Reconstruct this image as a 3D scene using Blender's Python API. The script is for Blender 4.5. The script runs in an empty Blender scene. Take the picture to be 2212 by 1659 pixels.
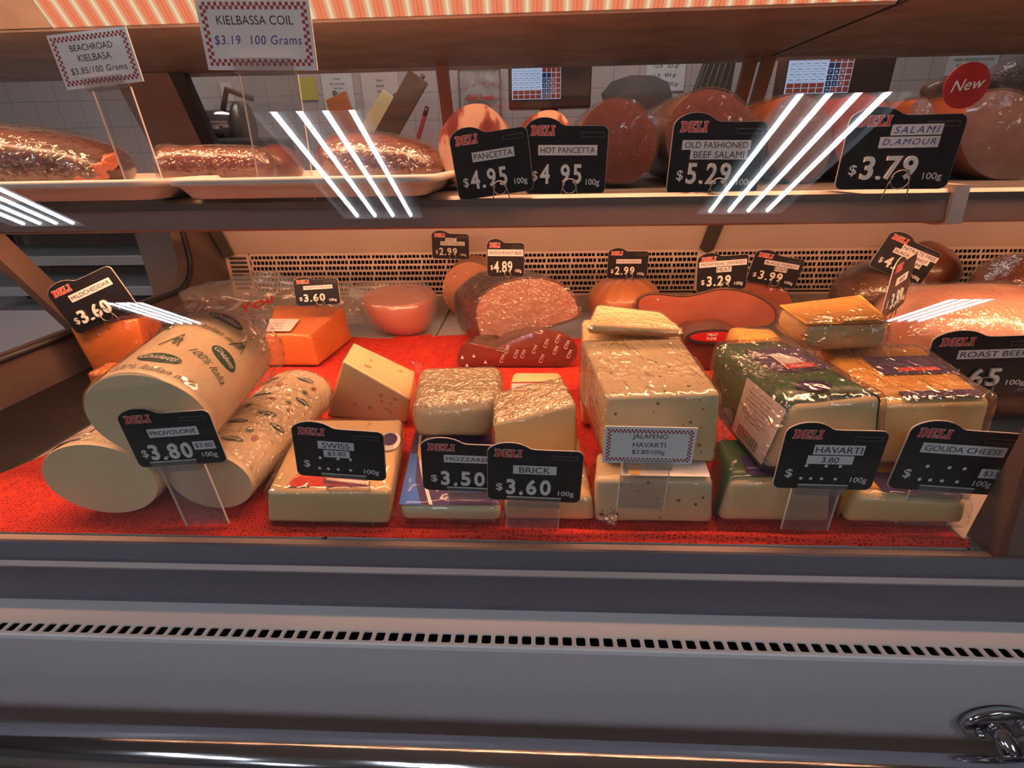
import bpy, bmesh, math, random
from mathutils import Vector, Matrix, noise

# ------------------------------------------------------------------ camera, world, lights, exposure
SC = bpy.context.scene
COL = SC.collection
F_PX, CX, CY = 1100.0, 1106.0, 829.5
PITCH, YAW, ROLL = math.radians(24.4), math.radians(3.0), math.radians(-1.1)
EYE = Vector((0, 0, 1.24))
FWD = Vector((-math.sin(YAW) * math.cos(PITCH), math.cos(YAW) * math.cos(PITCH), -math.sin(PITCH)))
_r0 = Vector((math.cos(YAW), math.sin(YAW), 0)); _u0 = _r0.cross(FWD)
RGT = _r0 * math.cos(ROLL) + _u0 * math.sin(ROLL)
UPV = _u0 * math.cos(ROLL) - _r0 * math.sin(ROLL)
cam = bpy.data.cameras.new('camera'); cam_o = bpy.data.objects.new('camera', cam); COL.objects.link(cam_o)
cam.sensor_width = 36; cam.lens = 36 * F_PX / 2212; cam.clip_start = 0.02
m = Matrix((RGT, UPV, -FWD)).transposed().to_4x4(); m.translation = EYE
cam_o.matrix_world = m
SC.camera = cam_o
SC.view_settings.view_transform = 'Standard'; SC.view_settings.look = 'None'
SC.view_settings.exposure = 0.0; SC.view_settings.gamma = 1.0; SC.view_settings.use_curve_mapping = False
W = bpy.data.worlds.new('world'); SC.world = W; W.use_nodes = True
W.node_tree.nodes['Background'].inputs[0].default_value = (0.55, 0.7, 1, 1)
W.node_tree.nodes['Background'].inputs[1].default_value = 0.12
SC.cycles.max_bounces = 8; SC.cycles.transparent_max_bounces = 24; SC.cycles.glossy_bounces = 3
SC.cycles.diffuse_bounces = 4; SC.cycles.transmission_bounces = 4
SC.cycles.caustics_reflective = False; SC.cycles.caustics_refractive = False
SC.cycles.sample_clamp_indirect = 4; SC.cycles.use_denoising = True

WARM = (1.0, 0.44, 0.22)
def area_lamp(name, loc, sx, sy, power, color, rot):
    l = bpy.data.lights.new(name, 'AREA'); l.shape = 'RECTANGLE'; l.size = sx; l.size_y = sy
    l.energy = power; l.color = color
    o = bpy.data.objects.new(name, l); COL.objects.link(o); o.location = loc; o.rotation_euler = rot
    return o
# the warm tubes of the display case: one behind the top header, one under the shelf; plus an unseen lamp added to brighten the kitchen
canopy_lamp = area_lamp('canopy_lamp', (-0.35, 0.545, 1.525), 2.5, 0.05, 15.5, WARM, (math.radians(4), 0, 0))
shelf_lamp = area_lamp('shelf_lamp', (-0.16, 0.66, 1.166), 1.2, 0.03, 5.2, WARM, (math.radians(30), 0, 0))
shelf_lamp_b = area_lamp('shelf_lamp', (1.15, 0.66, 1.166), 1.2, 0.03, 5.2, WARM, (math.radians(30), 0, 0))
kitchen_fill_lamp = area_lamp('kitchen_fill_lamp', (0.0, 1.75, 2.70), 2.6, 0.5, 22.0, (1.0, 0.84, 0.74), (0, 0, 0))

def ray(px, py):
    return FWD + RGT * ((px - CX) / F_PX) - UPV * ((py - CY) / F_PX)
def at(px, py, Y):
    d = ray(px, py); return EYE + d * (Y / d.y)
def atz(px, py, Z):
    d = ray(px, py); return EYE + d * ((Z - EYE.z) / d.z)
def depth(P):
    return (Vector(P) - EYE).dot(FWD)
V = Vector
DECK = 0.905
# ------------------------------------------------------------------ materials
MATS = {}
def newmat(name):
    mm = bpy.data.materials.new(name); mm.use_nodes = True
    nt = mm.node_tree; nt.nodes.clear()
    out = nt.nodes.new('ShaderNodeOutputMaterial')
    MATS[name] = mm
    return mm, nt, out
def N(nt, t, **kw):
    n = nt.nodes.new(t)
    for k, v in kw.items():
        if k.startswith('i_'):
            key = k[2:]
            key = int(key) if key.isdigit() else key.replace('_', ' ')
            n.inputs[key].default_value = v
        else:
            setattr(n, k, v)
    return n
def c4(c): return (c[0], c[1], c[2], 1)
def ramp(nt, fac, stops):
    r = N(nt, 'ShaderNodeValToRGB')
    el = r.color_ramp.elements
    while len(el) < len(stops): el.new(0.5)
    for e, (p, c) in zip(el, stops):
        e.position = p; e.color = c4(c) if len(c) == 3 else c
    nt.links.new(fac, r.inputs[0]); return r.outputs[0]
def coords(nt, scale=(1, 1, 1), rot=(0, 0, 0)):
    tc = N(nt, 'ShaderNodeTexCoord'); mp = N(nt, 'ShaderNodeMapping')
    mp.inputs['Scale'].default_value = scale; mp.inputs['Rotation'].default_value = rot
    nt.links.new(tc.outputs['Object'], mp.inputs[0]); return mp.outputs[0]
def pmat(name, col, rough=0.5, metal=0.0, spec=0.5, col2=None, nscale=20, ndetail=4, stretch=(1, 1, 1), lo=0.35, hi=0.65,
         bump=0, bscale=60, bstretch=(1, 1, 1), coat=0, coat_rough=0.1, col3=None, spots=None, sss=0, emit=None):
    mm, nt, out = newmat(name)
    b = N(nt, 'ShaderNodeBsdfPrincipled'); L = nt.links.new
    b.inputs['Base Color'].default_value = c4(col); b.inputs['Roughness'].default_value = rough
    b.inputs['Metallic'].default_value = metal; b.inputs['Specular IOR Level'].default_value = spec
    b.inputs['Coat Weight'].default_value = coat; b.inputs['Coat Roughness'].default_value = coat_rough
    if sss:
        b.inputs['Subsurface Weight'].default_value = sss; b.inputs['Subsurface Radius'].default_value = (0.02, 0.01, 0.005)
        b.inputs['Subsurface Scale'].default_value = 0.4
    colour = None
    if col2 is not None:
        nz = N(nt, 'ShaderNodeTexNoise'); nz.inputs['Scale'].default_value = nscale; nz.inputs['Detail'].default_value = ndetail
        L(coords(nt, stretch), nz.inputs['Vector'])
        st = [(lo, col), (hi, col2)]
        if col3 is not None: st.append((min(1, hi + 0.05), col3))
        colour = ramp(nt, nz.outputs[0], st)
    if spots is not None:                       # (scale, size, colour): little flecks of another colour
        for (sscale, size, scol) in spots:
            vo = N(nt, 'ShaderNodeTexVoronoi'); vo.inputs['Scale'].default_value = sscale
            vo.inputs['Randomness'].default_value = 1
            L(coords(nt), vo.inputs['Vector'])
            nz2 = N(nt, 'ShaderNodeTexNoise'); nz2.inputs['Scale'].default_value = sscale * 0.7
            L(coords(nt), nz2.inputs['Vector'])
            ad = N(nt, 'ShaderNodeMath', operation='MULTIPLY'); L(vo.outputs['Distance'], ad.inputs[0]); L(nz2.outputs[0], ad.inputs[1])
            mask = ramp(nt, ad.outputs[0], [(size * 0.5, (1, 1, 1)), (size * 0.5 + 0.03, (0, 0, 0))])
            mx = N(nt, 'ShaderNodeMix', data_type='RGBA')
            L(mask, mx.inputs[0])
            if colour is None: mx.inputs[6].default_value = c4(col)
            else: L(colour, mx.inputs[6])
            mx.inputs[7].default_value = c4(scol)
            colour = mx.outputs[2]
    if colour is not None: L(colour, b.inputs['Base Color'])
    if bump:
        nb = N(nt, 'ShaderNodeTexNoise'); nb.inputs['Scale'].default_value = bscale; nb.inputs['Detail'].default_value = 5
        L(coords(nt, bstretch), nb.inputs['Vector'])
        bu = N(nt, 'ShaderNodeBump'); bu.inputs['Strength'].default_value = bump; bu.inputs['Distance'].default_value = 0.004
        L(nb.outputs[0], bu.inputs['Height']); L(bu.outputs[0], b.inputs['Normal'])
        if coat: L(bu.outputs[0], b.inputs['Coat Normal'])
    if emit is not None:
        b.inputs['Emission Color'].default_value = c4(emit[0]); b.inputs['Emission Strength'].default_value = emit[1]
    L(b.outputs[0], out.inputs[0])
    return mm
def schlick(nt, f0, nrm=None, scale=1.0):
    lw = N(nt, 'ShaderNodeLayerWeight'); lw.inputs[0].default_value = 0.5
    if nrm: nt.links.new(nrm, lw.inputs['Normal'])
    pw = N(nt, 'ShaderNodeMath', operation='POWER'); pw.inputs[1].default_value = 5
    nt.links.new(lw.outputs['Facing'], pw.inputs[0])
    ma = N(nt, 'ShaderNodeMath', operation='MULTIPLY_ADD'); ma.inputs[1].default_value = (1 - f0) * scale; ma.inputs[2].default_value = f0
    ma.use_clamp = True
    nt.links.new(pw.outputs[0], ma.inputs[0]); return ma.outputs[0]
def glassmat(name, tint=(0.97, 0.98, 0.98), f0=0.045, rough=0.0, haze=0.0, hazecol=(1, 1, 1)):
    mm, nt, out = newmat(name); L = nt.links.new
    tr = N(nt, 'ShaderNodeBsdfTransparent'); tr.inputs[0].default_value = c4(tint)
    gl = N(nt, 'ShaderNodeBsdfGlossy'); gl.inputs['Roughness'].default_value = rough
    base = tr.outputs[0]
    if haze:
        df = N(nt, 'ShaderNodeBsdfDiffuse'); df.inputs[0].default_value = c4(hazecol)
        mh = N(nt, 'ShaderNodeMixShader'); mh.inputs[0].default_value = haze
        L(base, mh.inputs[1]); L(df.outputs[0], mh.inputs[2]); base = mh.outputs[0]
    mx = N(nt, 'ShaderNodeMixShader'); L(schlick(nt, f0), mx.inputs[0]); L(base, mx.inputs[1]); L(gl.outputs[0], mx.inputs[2])
    L(mx.outputs[0], out.inputs[0]); return mm
def filmmat(name, scale=70, stretch=(1, 1, 1), strength=0.9, f0=0.07, haze=0.05, rough=0.13, tint=(0.98, 0.98, 0.98), dist=0.012):
    """clear cling film: see-through, with a crinkled gloss"""
    mm, nt, out = newmat(name); L = nt.links.new
    nz = N(nt, 'ShaderNodeTexNoise'); nz.inputs['Scale'].default_value = scale; nz.inputs['Detail'].default_value = 3
    nz.noise_type = 'RIDGED_MULTIFRACTAL'; nz.inputs['Roughness'].default_value = 0.55; nz.inputs['Distortion'].default_value = 0.6; nz.normalize = True
    L(coords(nt, stretch, (0.3, 0.5, 0.6)), nz.inputs['Vector'])
    n2 = N(nt, 'ShaderNodeTexNoise'); n2.inputs['Scale'].default_value = scale * 0.25; n2.inputs['Detail'].default_value = 2
    L(coords(nt), n2.inputs['Vector'])
    ad = N(nt, 'ShaderNodeMath', operation='MULTIPLY_ADD'); ad.inputs[1].default_value = 1.6
    L(n2.outputs[0], ad.inputs[0]); L(nz.outputs[0], ad.inputs[2])
    bu = N(nt, 'ShaderNodeBump'); bu.inputs['Strength'].default_value = strength; bu.inputs['Distance'].default_value = dist
    L(ad.outputs[0], bu.inputs['Height'])
    tr = N(nt, 'ShaderNodeBsdfTransparent'); tr.inputs[0].default_value = c4(tint)
    df = N(nt, 'ShaderNodeBsdfDiffuse'); df.inputs[0].default_value = (0.9, 0.9, 0.9, 1)
    gl = N(nt, 'ShaderNodeBsdfGlossy'); gl.inputs['Roughness'].default_value = rough
    L(bu.outputs[0], gl.inputs['Normal'])
    m1 = N(nt, 'ShaderNodeMixShader'); m1.inputs[0].default_value = haze; L(tr.outputs[0], m1.inputs[1]); L(df.outputs[0], m1.inputs[2])
    m2 = N(nt, 'ShaderNodeMixShader'); L(schlick(nt, f0, bu.outputs[0], 0.5), m2.inputs[0]); L(m1.outputs[0], m2.inputs[1]); L(gl.outputs[0], m2.inputs[2])
    L(m2.outputs[0], out.inputs[0]); return mm
def emat(name, col, strength):
    mm, nt, out = newmat(name)
    e = N(nt, 'ShaderNodeEmission'); e.inputs[0].default_value = c4(col); e.inputs[1].default_value = strength
    nt.links.new(e.outputs[0], out.inputs[0]); return mm
def netmat(name):
    """open crochet netting: red threads round little holes"""
    mm, nt, out = newmat(name); L = nt.links.new
    nz = N(nt, 'ShaderNodeTexNoise'); nz.inputs['Scale'].default_value = 9; L(coords(nt), nz.inputs['Vector'])
    vm = N(nt, 'ShaderNodeVectorMath', operation='MULTIPLY_ADD'); L(nz.outputs['Color'], vm.inputs[0])
    vm.inputs[1].default_value = (0.03, 0.03, 0.03); L(coords(nt, (0.75, 1.1, 1)), vm.inputs[2])
    vo = N(nt, 'ShaderNodeTexVoronoi', feature='DISTANCE_TO_EDGE'); vo.inputs['Scale'].default_value = 280; vo.inputs['Randomness'].default_value = 0.6
    L(vm.outputs[0], vo.inputs['Vector'])
    wv = N(nt, 'ShaderNodeTexWave'); wv.inputs['Scale'].default_value = 14; wv.inputs['Distortion'].default_value = 6
    L(coords(nt), wv.inputs['Vector'])
    th = N(nt, 'ShaderNodeMath', operation='MULTIPLY_ADD'); L(wv.outputs['Fac'], th.inputs[0]); th.inputs[1].default_value = -0.06
    L(vo.outputs['Distance'], th.inputs[2])
    colr = ramp(nt, th.outputs[0], [(0.13, (0.68, 0.052, 0.030)), (0.23, (0.34, 0.016, 0.010))])
    b = N(nt, 'ShaderNodeBsdfPrincipled'); b.inputs['Roughness'].default_value = 0.85; b.inputs['Specular IOR Level'].default_value = 0.2
    L(colr, b.inputs['Base Color'])
    bu = N(nt, 'ShaderNodeBump'); bu.inputs['Strength'].default_value = 0.5; bu.inputs['Distance'].default_value = 0.002; bu.invert = True
    L(vo.outputs['Distance'], bu.inputs['Height']); L(bu.outputs[0], b.inputs['Normal'])
    L(b.outputs[0], out.inputs[0]); return mm
def ribmat(name, period):
    """ribbed lamp diffuser: glows, ribs run down the panel"""
    mm, nt, out = newmat(name); L = nt.links.new
    wv = N(nt, 'ShaderNodeTexWave', bands_direction='X', wave_profile='SIN'); wv.inputs['Scale'].default_value = 0.314159 / period * 1.0
    L(coords(nt), wv.inputs['Vector'])
    w2 = N(nt, 'ShaderNodeTexWave', bands_direction='X', wave_profile='SIN'); w2.inputs['Scale'].default_value = 0.314159 / period * 5
    L(coords(nt), w2.inputs['Vector'])
    c1 = ramp(nt, wv.outputs['Fac'], [(0.0, (1.0, 0.235, 0.11)), (0.72, (1.0, 0.35, 0.18)), (0.97, (1.0, 0.74, 0.45))])
    mx = N(nt, 'ShaderNodeMix', data_type='RGBA', blend_type='MULTIPLY'); mx.inputs[0].default_value = 0.22
    L(c1, mx.inputs[6]); L(w2.outputs['Color'], mx.inputs[7])
    e = N(nt, 'ShaderNodeEmission'); L(mx.outputs[2], e.inputs[0]); e.inputs[1].default_value = 1.0
    L(e.outputs[0], out.inputs[0]); return mm
def tilemat(name, col, grout, size):
    mm, nt, out = newmat(name); L = nt.links.new
    br = N(nt, 'ShaderNodeTexBrick'); br.offset = 0; br.inputs['Scale'].default_value = 1.0
    br.inputs['Color1'].default_value = c4(col); br.inputs['Color2'].default_value = c4([x * 0.96 for x in col]); br.inputs['Mortar'].default_value = c4(grout)
    br.inputs['Brick Width'].default_value = size; br.inputs['Row Height'].default_value = size; br.inputs['Mortar Size'].default_value = size * 0.012
    L(coords(nt, (1, 1, 1), (math.radians(90), 0, 0)), br.inputs['Vector'])
    b = N(nt, 'ShaderNodeBsdfPrincipled'); b.inputs['Roughness'].default_value = 0.25; L(br.outputs[0], b.inputs['Base Color'])
    L(b.outputs[0], out.inputs[0]); return mm

M = {}
M['white_paint'] = pmat('white_paint', (0.58, 0.53, 0.58), 0.42, spec=0.5, coat=0.25, coat_rough=0.18)
M['ledge_paint'] = pmat('ledge_paint', (0.86, 0.86, 0.90), 0.4)
M['grey_rail'] = pmat('grey_rail', (0.125, 0.115, 0.14), 0.38, metal=0.2, bump=0.05, bscale=200)
M['sill'] = pmat('sill', (0.42, 0.36, 0.36), 0.45, metal=0.3)
M['chrome'] = pmat('chrome', (0.62, 0.62, 0.66), 0.12, metal=1.0, bump=0.03, bscale=120, bstretch=(0.2, 4, 4))
M['steel'] = pmat('steel', (0.30, 0.27, 0.25), 0.40, metal=0.75, col2=(0.22, 0.20, 0.19), nscale=9, bump=0.06, bscale=40, bstretch=(0.15, 3, 3))
M['canopy_metal'] = pmat('canopy_metal', (0.60, 0.50, 0.44), 0.45, metal=0.4, col2=(0.40, 0.33, 0.29), nscale=10, ndetail=7, stretch=(1, 2.0, 1), bump=0.04, bscale=25)
M['dark_metal'] = pmat('dark_metal', (0.09, 0.08, 0.075), 0.5, metal=0.4)
M['shelf_face'] = pmat('shelf_face', (0.21, 0.12, 0.095), 0.5, metal=0.1)
M['beige_panel'] = pmat('beige_panel', (0.36, 0.27, 0.23), 0.4, col2=(0.30, 0.22, 0.19), nscale=5)
M['inner_white'] = pmat('inner_white', (0.66, 0.53, 0.46), 0.35, col2=(0.58, 0.46, 0.40), nscale=4)
M['deck_metal'] = pmat('deck_metal', (0.46, 0.42, 0.39), 0.4, metal=0.2, col2=(0.36, 0.32, 0.3), nscale=8)
M['black'] = pmat('black', (0.004, 0.004, 0.004), 0.9, spec=0.05)
M['rubber'] = pmat('rubber', (0.015, 0.013, 0.013), 0.5)
M['bronze_post'] = pmat('bronze_post', (0.20, 0.13, 0.11), 0.4, metal=0.35)
M['pane'] = glassmat('pane', (0.975, 0.985, 0.985), 0.042)
M['rear_pane'] = glassmat('rear_pane', (0.95, 0.95, 0.95), 0.03, haze=0.02)
M['acrylic'] = glassmat('acrylic', (0.90, 0.89, 0.89), 0.06, haze=0.06)
M['acrylic_edge_glint'] = pmat('acrylic_edge_glint', (0.75, 0.70, 0.68), 0.25)
M['film'] = filmmat('film', 120, (1, 0.6, 1), 1.0, 0.14, 0.04, 0.11, dist=0.007)
M['film_fine'] = filmmat('film_fine', 190, (1, 0.7, 1), 1.0, 0.34, 0.03, 0.17, dist=0.006)
M['film_block'] = filmmat('film_block', 120, (1, 0.3, 1), 1.0, 0.24, 0.025, 0.15, dist=0.006)
M['film_streak'] = filmmat('film_streak', 170, (1, 0.10, 1.0), 0.9, 0.11, 0.02, 0.12, dist=0.004)
M['film_crease'] = filmmat('film_crease', 60, (1, 0.5, 1), 0.8, 0.15, 0.015, 0.09, dist=0.006)
M['film_smooth'] = filmmat('film_smooth', 45, (1, 0.5, 1), 0.7, 0.04, 0.012, 0.10, dist=0.008)
M['bag'] = filmmat('bag', 25, (1, 1, 1), 0.8, 0.08, 0.13, 0.2)
M['diffuser'] = ribmat('diffuser', 0.0245)
M['net'] = netmat('net')
M['sign_black'] = pmat('sign_black', (0.012, 0.012, 0.016), 0.32, spec=0.5)
M['sign_edge'] = pmat('sign_edge', (0.62, 0.56, 0.54), 0.5)
M['label_white'] = pmat('label_white', (0.78, 0.76, 0.78), 0.5)
M['card_white'] = pmat('card_white', (0.90, 0.88, 0.89), 0.35, coat=0.3)
M['ink'] = pmat('ink', (0.02, 0.02, 0.025), 0.6)
M['ink_blue'] = pmat('ink_blue', (0.03, 0.04, 0.30), 0.6)
M['digit'] = pmat('digit', (0.86, 0.84, 0.80), 0.35)
M['print_white'] = pmat('print_white', (0.82, 0.80, 0.80), 0.5)
M['red'] = pmat('red', (0.72, 0.04, 0.025), 0.5)
M['stile'] = pmat('stile', (0.52, 0.42, 0.36), 0.35)
M['gap_dark'] = pmat('gap_dark', (0.012, 0.008, 0.007), 0.55)
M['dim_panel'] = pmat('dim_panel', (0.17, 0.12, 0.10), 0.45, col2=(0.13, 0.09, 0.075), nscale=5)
M['red_deep'] = pmat('red_deep', (0.42, 0.015, 0.015), 0.45)
M['check_red'] = pmat('check_red', (0.38, 0.02, 0.025), 0.5)
M['wire'] = pmat('wire', (0.45, 0.42, 0.40), 0.3, metal=1.0)
M['green_print'] = pmat('green_print', (0.02, 0.10, 0.055), 0.5)
M['green_pack'] = pmat('green_pack', (0.035, 0.13, 0.05), 0.35, col2=(0.02, 0.085, 0.035), nscale=12)
M['purple'] = pmat('purple', (0.028, 0.010, 0.11), 0.4, col2=(0.045, 0.014, 0.13), nscale=15)
M['blue'] = pmat('blue', (0.02, 0.17, 0.72), 0.4)
M['yellow'] = pmat('yellow', (0.85, 0.50, 0.05), 0.5)
M['paper'] = pmat('paper', (0.80, 0.80, 0.82), 0.6)
M['paper_pink'] = pmat('paper_pink', (0.80, 0.68, 0.66), 0.5)
M['note_yellow'] = pmat('note_yellow', (0.62, 0.60, 0.10), 0.6)
M['provolone'] = pmat('provolone', (0.88, 0.72, 0.46), 0.42, col2=(0.83, 0.64, 0.39), nscale=10, coat=0.2, coat_rough=0.25)
M['provolone_cut'] = pmat('provolone_cut', (0.88, 0.68, 0.41), 0.45, col2=(0.83, 0.61, 0.35), nscale=14, bump=0.05, bscale=120)
M['swiss'] = pmat('swiss', (0.88, 0.65, 0.34), 0.38, col2=(0.82, 0.57, 0.27), nscale=8)
M['swiss_hole_shade'] = pmat('swiss_hole_shade', (0.50, 0.36, 0.19), 0.5)  # cheese colour darkened: the shade inside the holes is painted in
M['mozz'] = pmat('mozz', (0.88, 0.70, 0.41), 0.4, col2=(0.80, 0.60, 0.31), nscale=12, bump=0.06, bscale=90)
M['brick'] = pmat('brick', (0.90, 0.66, 0.31), 0.38, col2=(0.84, 0.58, 0.25), nscale=10)
M['butter'] = pmat('butter', (0.88, 0.68, 0.34), 0.38, col2=(0.84, 0.60, 0.28), nscale=9)
M['jalapeno'] = pmat('jalapeno', (0.78, 0.64, 0.38), 0.42, col2=(0.70, 0.54, 0.29), nscale=10,
                     spots=[(85, 0.085, (0.14, 0.11, 0.04)), (60, 0.055, (0.45, 0.14, 0.06))])
M['havarti'] = pmat('havarti', (0.82, 0.62, 0.33), 0.42, col2=(0.74, 0.52, 0.25), nscale=10)
M['gouda'] = pmat('gouda', (0.85, 0.60, 0.27), 0.42, col2=(0.78, 0.52, 0.21), nscale=10)
M['gouda_rind'] = pmat('gouda_rind', (0.86, 0.42, 0.06), 0.35, col2=(0.78, 0.33, 0.04), nscale=7)
M['cheddar'] = pmat('cheddar', (0.80, 0.22, 0.035), 0.4, col2=(0.72, 0.17, 0.03), nscale=8, coat=0.3)
M['roast_cut'] = pmat('roast_cut', (0.46, 0.21, 0.135), 0.42, col2=(0.60, 0.33, 0.23), nscale=55, ndetail=8, stretch=(1, 1, 2.2), bump=0.4, bscale=90, coat=0.5, coat_rough=0.2, lo=0.42, hi=0.68)
M['rind_dark'] = pmat('rind_dark', (0.05, 0.022, 0.015), 0.4, col2=(0.13, 0.05, 0.03), nscale=30, bump=0.4, bscale=60, coat=0.6, coat_rough=0.15)
M['rind_red'] = pmat('rind_red', (0.11, 0.022, 0.012), 0.4, col2=(0.03, 0.009, 0.006), nscale=14, ndetail=6, bump=0.3, bscale=60, coat=0.6, coat_rough=0.15)
M['corned'] = pmat('corned', (0.20, 0.035, 0.024), 0.4, col2=(0.13, 0.025, 0.016), nscale=20, bump=0.15, bscale=60, coat=0.5)
M['mortadella'] = pmat('mortadella', (0.78, 0.36, 0.22), 0.45, col2=(0.72, 0.31, 0.19), nscale=10, coat=0.25,
                       spots=[(70, 0.16, (0.85, 0.58, 0.42)), (50, 0.07, (0.40, 0.06, 0.03))])
M['mort_skin'] = pmat('mort_skin', (0.62, 0.24, 0.10), 0.42, col2=(0.54, 0.19, 0.075), nscale=8, bump=0.1, bscale=40, coat=0.3)
M['ham_pink'] = pmat('ham_pink', (0.84, 0.46, 0.31), 0.38, col2=(0.68, 0.27, 0.17), nscale=9, ndetail=6, stretch=(1, 1, 2), coat=0.5, coat_rough=0.15, bump=0.2, bscale=30, bstretch=(1, 0.5, 2))
M['ham_cone'] = pmat('ham_cone', (0.66, 0.20, 0.095), 0.42, col2=(0.56, 0.155, 0.07), nscale=9, coat=0.25)
M['smoked_cut'] = pmat('smoked_cut', (0.42, 0.115, 0.06), 0.42, col2=(0.34, 0.085, 0.045), nscale=18, bump=0.2, bscale=50, coat=0.5)
M['ham_brown'] = pmat('ham_brown', (0.11, 0.05, 0.03), 0.4, col2=(0.20, 0.09, 0.055), nscale=12, stretch=(1, 1, 3), bump=0.35, bscale=30, coat=0.7, coat_rough=0.12)
M['ham_gold'] = pmat('ham_gold', (0.24, 0.065, 0.02), 0.4, col2=(0.12, 0.03, 0.012), nscale=9, stretch=(1, 2, 1), bump=0.35, bscale=40, coat=0.7, coat_rough=0.12)
M['kielbasa'] = pmat('kielbasa', (0.17, 0.036, 0.012), 0.35, col2=(0.09, 0.018, 0.007), nscale=10, bump=0.35, bscale=50, bstretch=(0.5, 2, 2), coat=0.8, coat_rough=0.1)
M['pancetta'] = pmat('pancetta', (0.58, 0.36, 0.25), 0.42, col2=(0.30, 0.085, 0.05), nscale=34, ndetail=3, col3=(0.17, 0.03, 0.02), stretch=(1.2, 1, 0.6), lo=0.47, hi=0.52, coat=0.4)
M['pancetta_rind'] = pmat('pancetta_rind', (0.52, 0.22, 0.09), 0.42, col2=(0.34, 0.07, 0.03), nscale=16, coat=0.5)
M['salami_cut'] = pmat('salami_cut', (0.125, 0.028, 0.019), 0.55, col2=(0.095, 0.02, 0.013), nscale=30, coat=0.05, bump=0.12, bscale=150,
                       spots=[(190, 0.13, (0.24, 0.085, 0.06))])
M['salami_skin'] = pmat('salami_skin', (0.085, 0.05, 0.04), 0.35, col2=(0.15, 0.09, 0.07), nscale=10, stretch=(3, 0.4, 3), bump=0.25, bscale=60, coat=0.8, coat_rough=0.12)
M['salami_grey'] = pmat('salami_grey', (0.095, 0.055, 0.05), 0.4, col2=(0.16, 0.095, 0.085), nscale=16, bump=0.2, bscale=50, coat=0.7, coat_rough=0.12)
M['salami_red'] = pmat('salami_red', (0.24, 0.025, 0.015), 0.4, col2=(0.15, 0.016, 0.010), nscale=12, bump=0.2, bscale=40, coat=0.6, coat_rough=0.12)
M['tray'] = pmat('tray', (0.82, 0.74, 0.68), 0.35)
M['tile'] = tilemat('tile', (0.62, 0.52, 0.51), (0.30, 0.28, 0.27), 0.105)
M['ceiling_white'] = pmat('ceiling_white', (0.7, 0.7, 0.7), 0.9)
M['floor_grey'] = pmat('floor_grey', (0.25, 0.20, 0.17), 0.4, col2=(0.2, 0.16, 0.14), nscale=2)
M['store_wall'] = pmat('store_wall', (0.20, 0.18, 0.18), 0.8)
M['tube'] = emat('tube', (0.84, 0.92, 1.0), 31.0)
M['fixture'] = pmat('fixture', (0.75, 0.78, 0.8), 0.4)
M['screen'] = emat('screen', (0.55, 0.68, 0.95), 0.75)
M['screen_red'] = emat('screen_red', (0.30, 0.06, 0.04), 0.6)
M['screen_dark'] = emat('screen_dark', (0.03, 0.05, 0.12), 0.5)
M['device'] = pmat('device', (0.075, 0.035, 0.028), 0.4)
M['slate'] = pmat('slate', (0.05, 0.045, 0.045), 0.35)
M['orange_plastic'] = pmat('orange_plastic', (0.55, 0.14, 0.04), 0.4)
M['wood'] = pmat('wood', (0.20, 0.09, 0.05), 0.5, col2=(0.12, 0.05, 0.03), nscale=6, stretch=(1, 1, 8))
# ------------------------------------------------------------------ things, parts, mesh builders
ORG = {}
def thing(name, label, cat, loc=(0, 0, 0), group=None, rot=None):
    o = bpy.data.objects.new(name, None); COL.objects.link(o); o.location = loc; o.empty_display_size = 0.02
    if rot is not None: o.rotation_euler = rot
    o['label'] = label; o['category'] = cat
    if group: o['group'] = group
    ORG[o.name] = Vector(loc)
    return o
def tag(o, label, cat, group=None):
    o['label'] = label; o['category'] = cat
    if group: o['group'] = group
    return o
def obj(name, bm, mat, parent=None, smooth=False, local=False, label=None, struct=False):
    """link bm as one mesh object; built in world coordinates unless local"""
    me = bpy.data.meshes.new(name)
    if not local and parent is not None:
        t = ORG[parent.name]
        for v in bm.verts: v.co -= t
    elif not local and parent is None and bm.verts:
        t = Vector((0, 0, 0))
        for v in bm.verts: t += v.co
        t /= len(bm.verts)
        for v in bm.verts: v.co -= t
    bm.normal_update()
    bm.to_mesh(me); bm.free()
    for mt in (mat if isinstance(mat, (list, tuple)) else [mat]): me.materials.append(mt)
    if smooth:
        for p in me.polygons: p.use_smooth = True
        if smooth == 'edges': me.set_sharp_from_angle(angle=math.radians(35))
    o = bpy.data.objects.new(name, me); COL.objects.link(o)
    if parent is not None:
        o.parent = parent; ORG[o.name] = ORG[parent.name] if not local else Vector((0, 0, 0))
    elif not local:
        o.location = t; ORG[o.name] = t
    if label: o['label'] = label
    if struct: o['kind'] = 'structure'
    return o
def BM(): return bmesh.new()
def add_box(bm, lo, hi, mi=0):
    (x0, y0, z0), (x1, y1, z1) = lo, hi
    v = [bm.verts.new(p) for p in ((x0, y0, z0), (x1, y0, z0), (x1, y1, z0), (x0, y1, z0), (x0, y0, z1), (x1, y0, z1), (x1, y1, z1), (x0, y1, z1))]
    for f in ((3, 2, 1, 0), (4, 5, 6, 7), (0, 1, 5, 4), (1, 2, 6, 5), (2, 3, 7, 6), (3, 0, 4, 7)):
        bm.faces.new([v[i] for i in f]).material_index = mi
    return bm
def box(lo, hi, bev=0, seg=2):
    bm = add_box(BM(), lo, hi)
    if bev: bmesh.ops.bevel(bm, geom=bm.edges[:], offset=bev, segments=seg, profile=0.5, affect='EDGES')
    return bm
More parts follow.
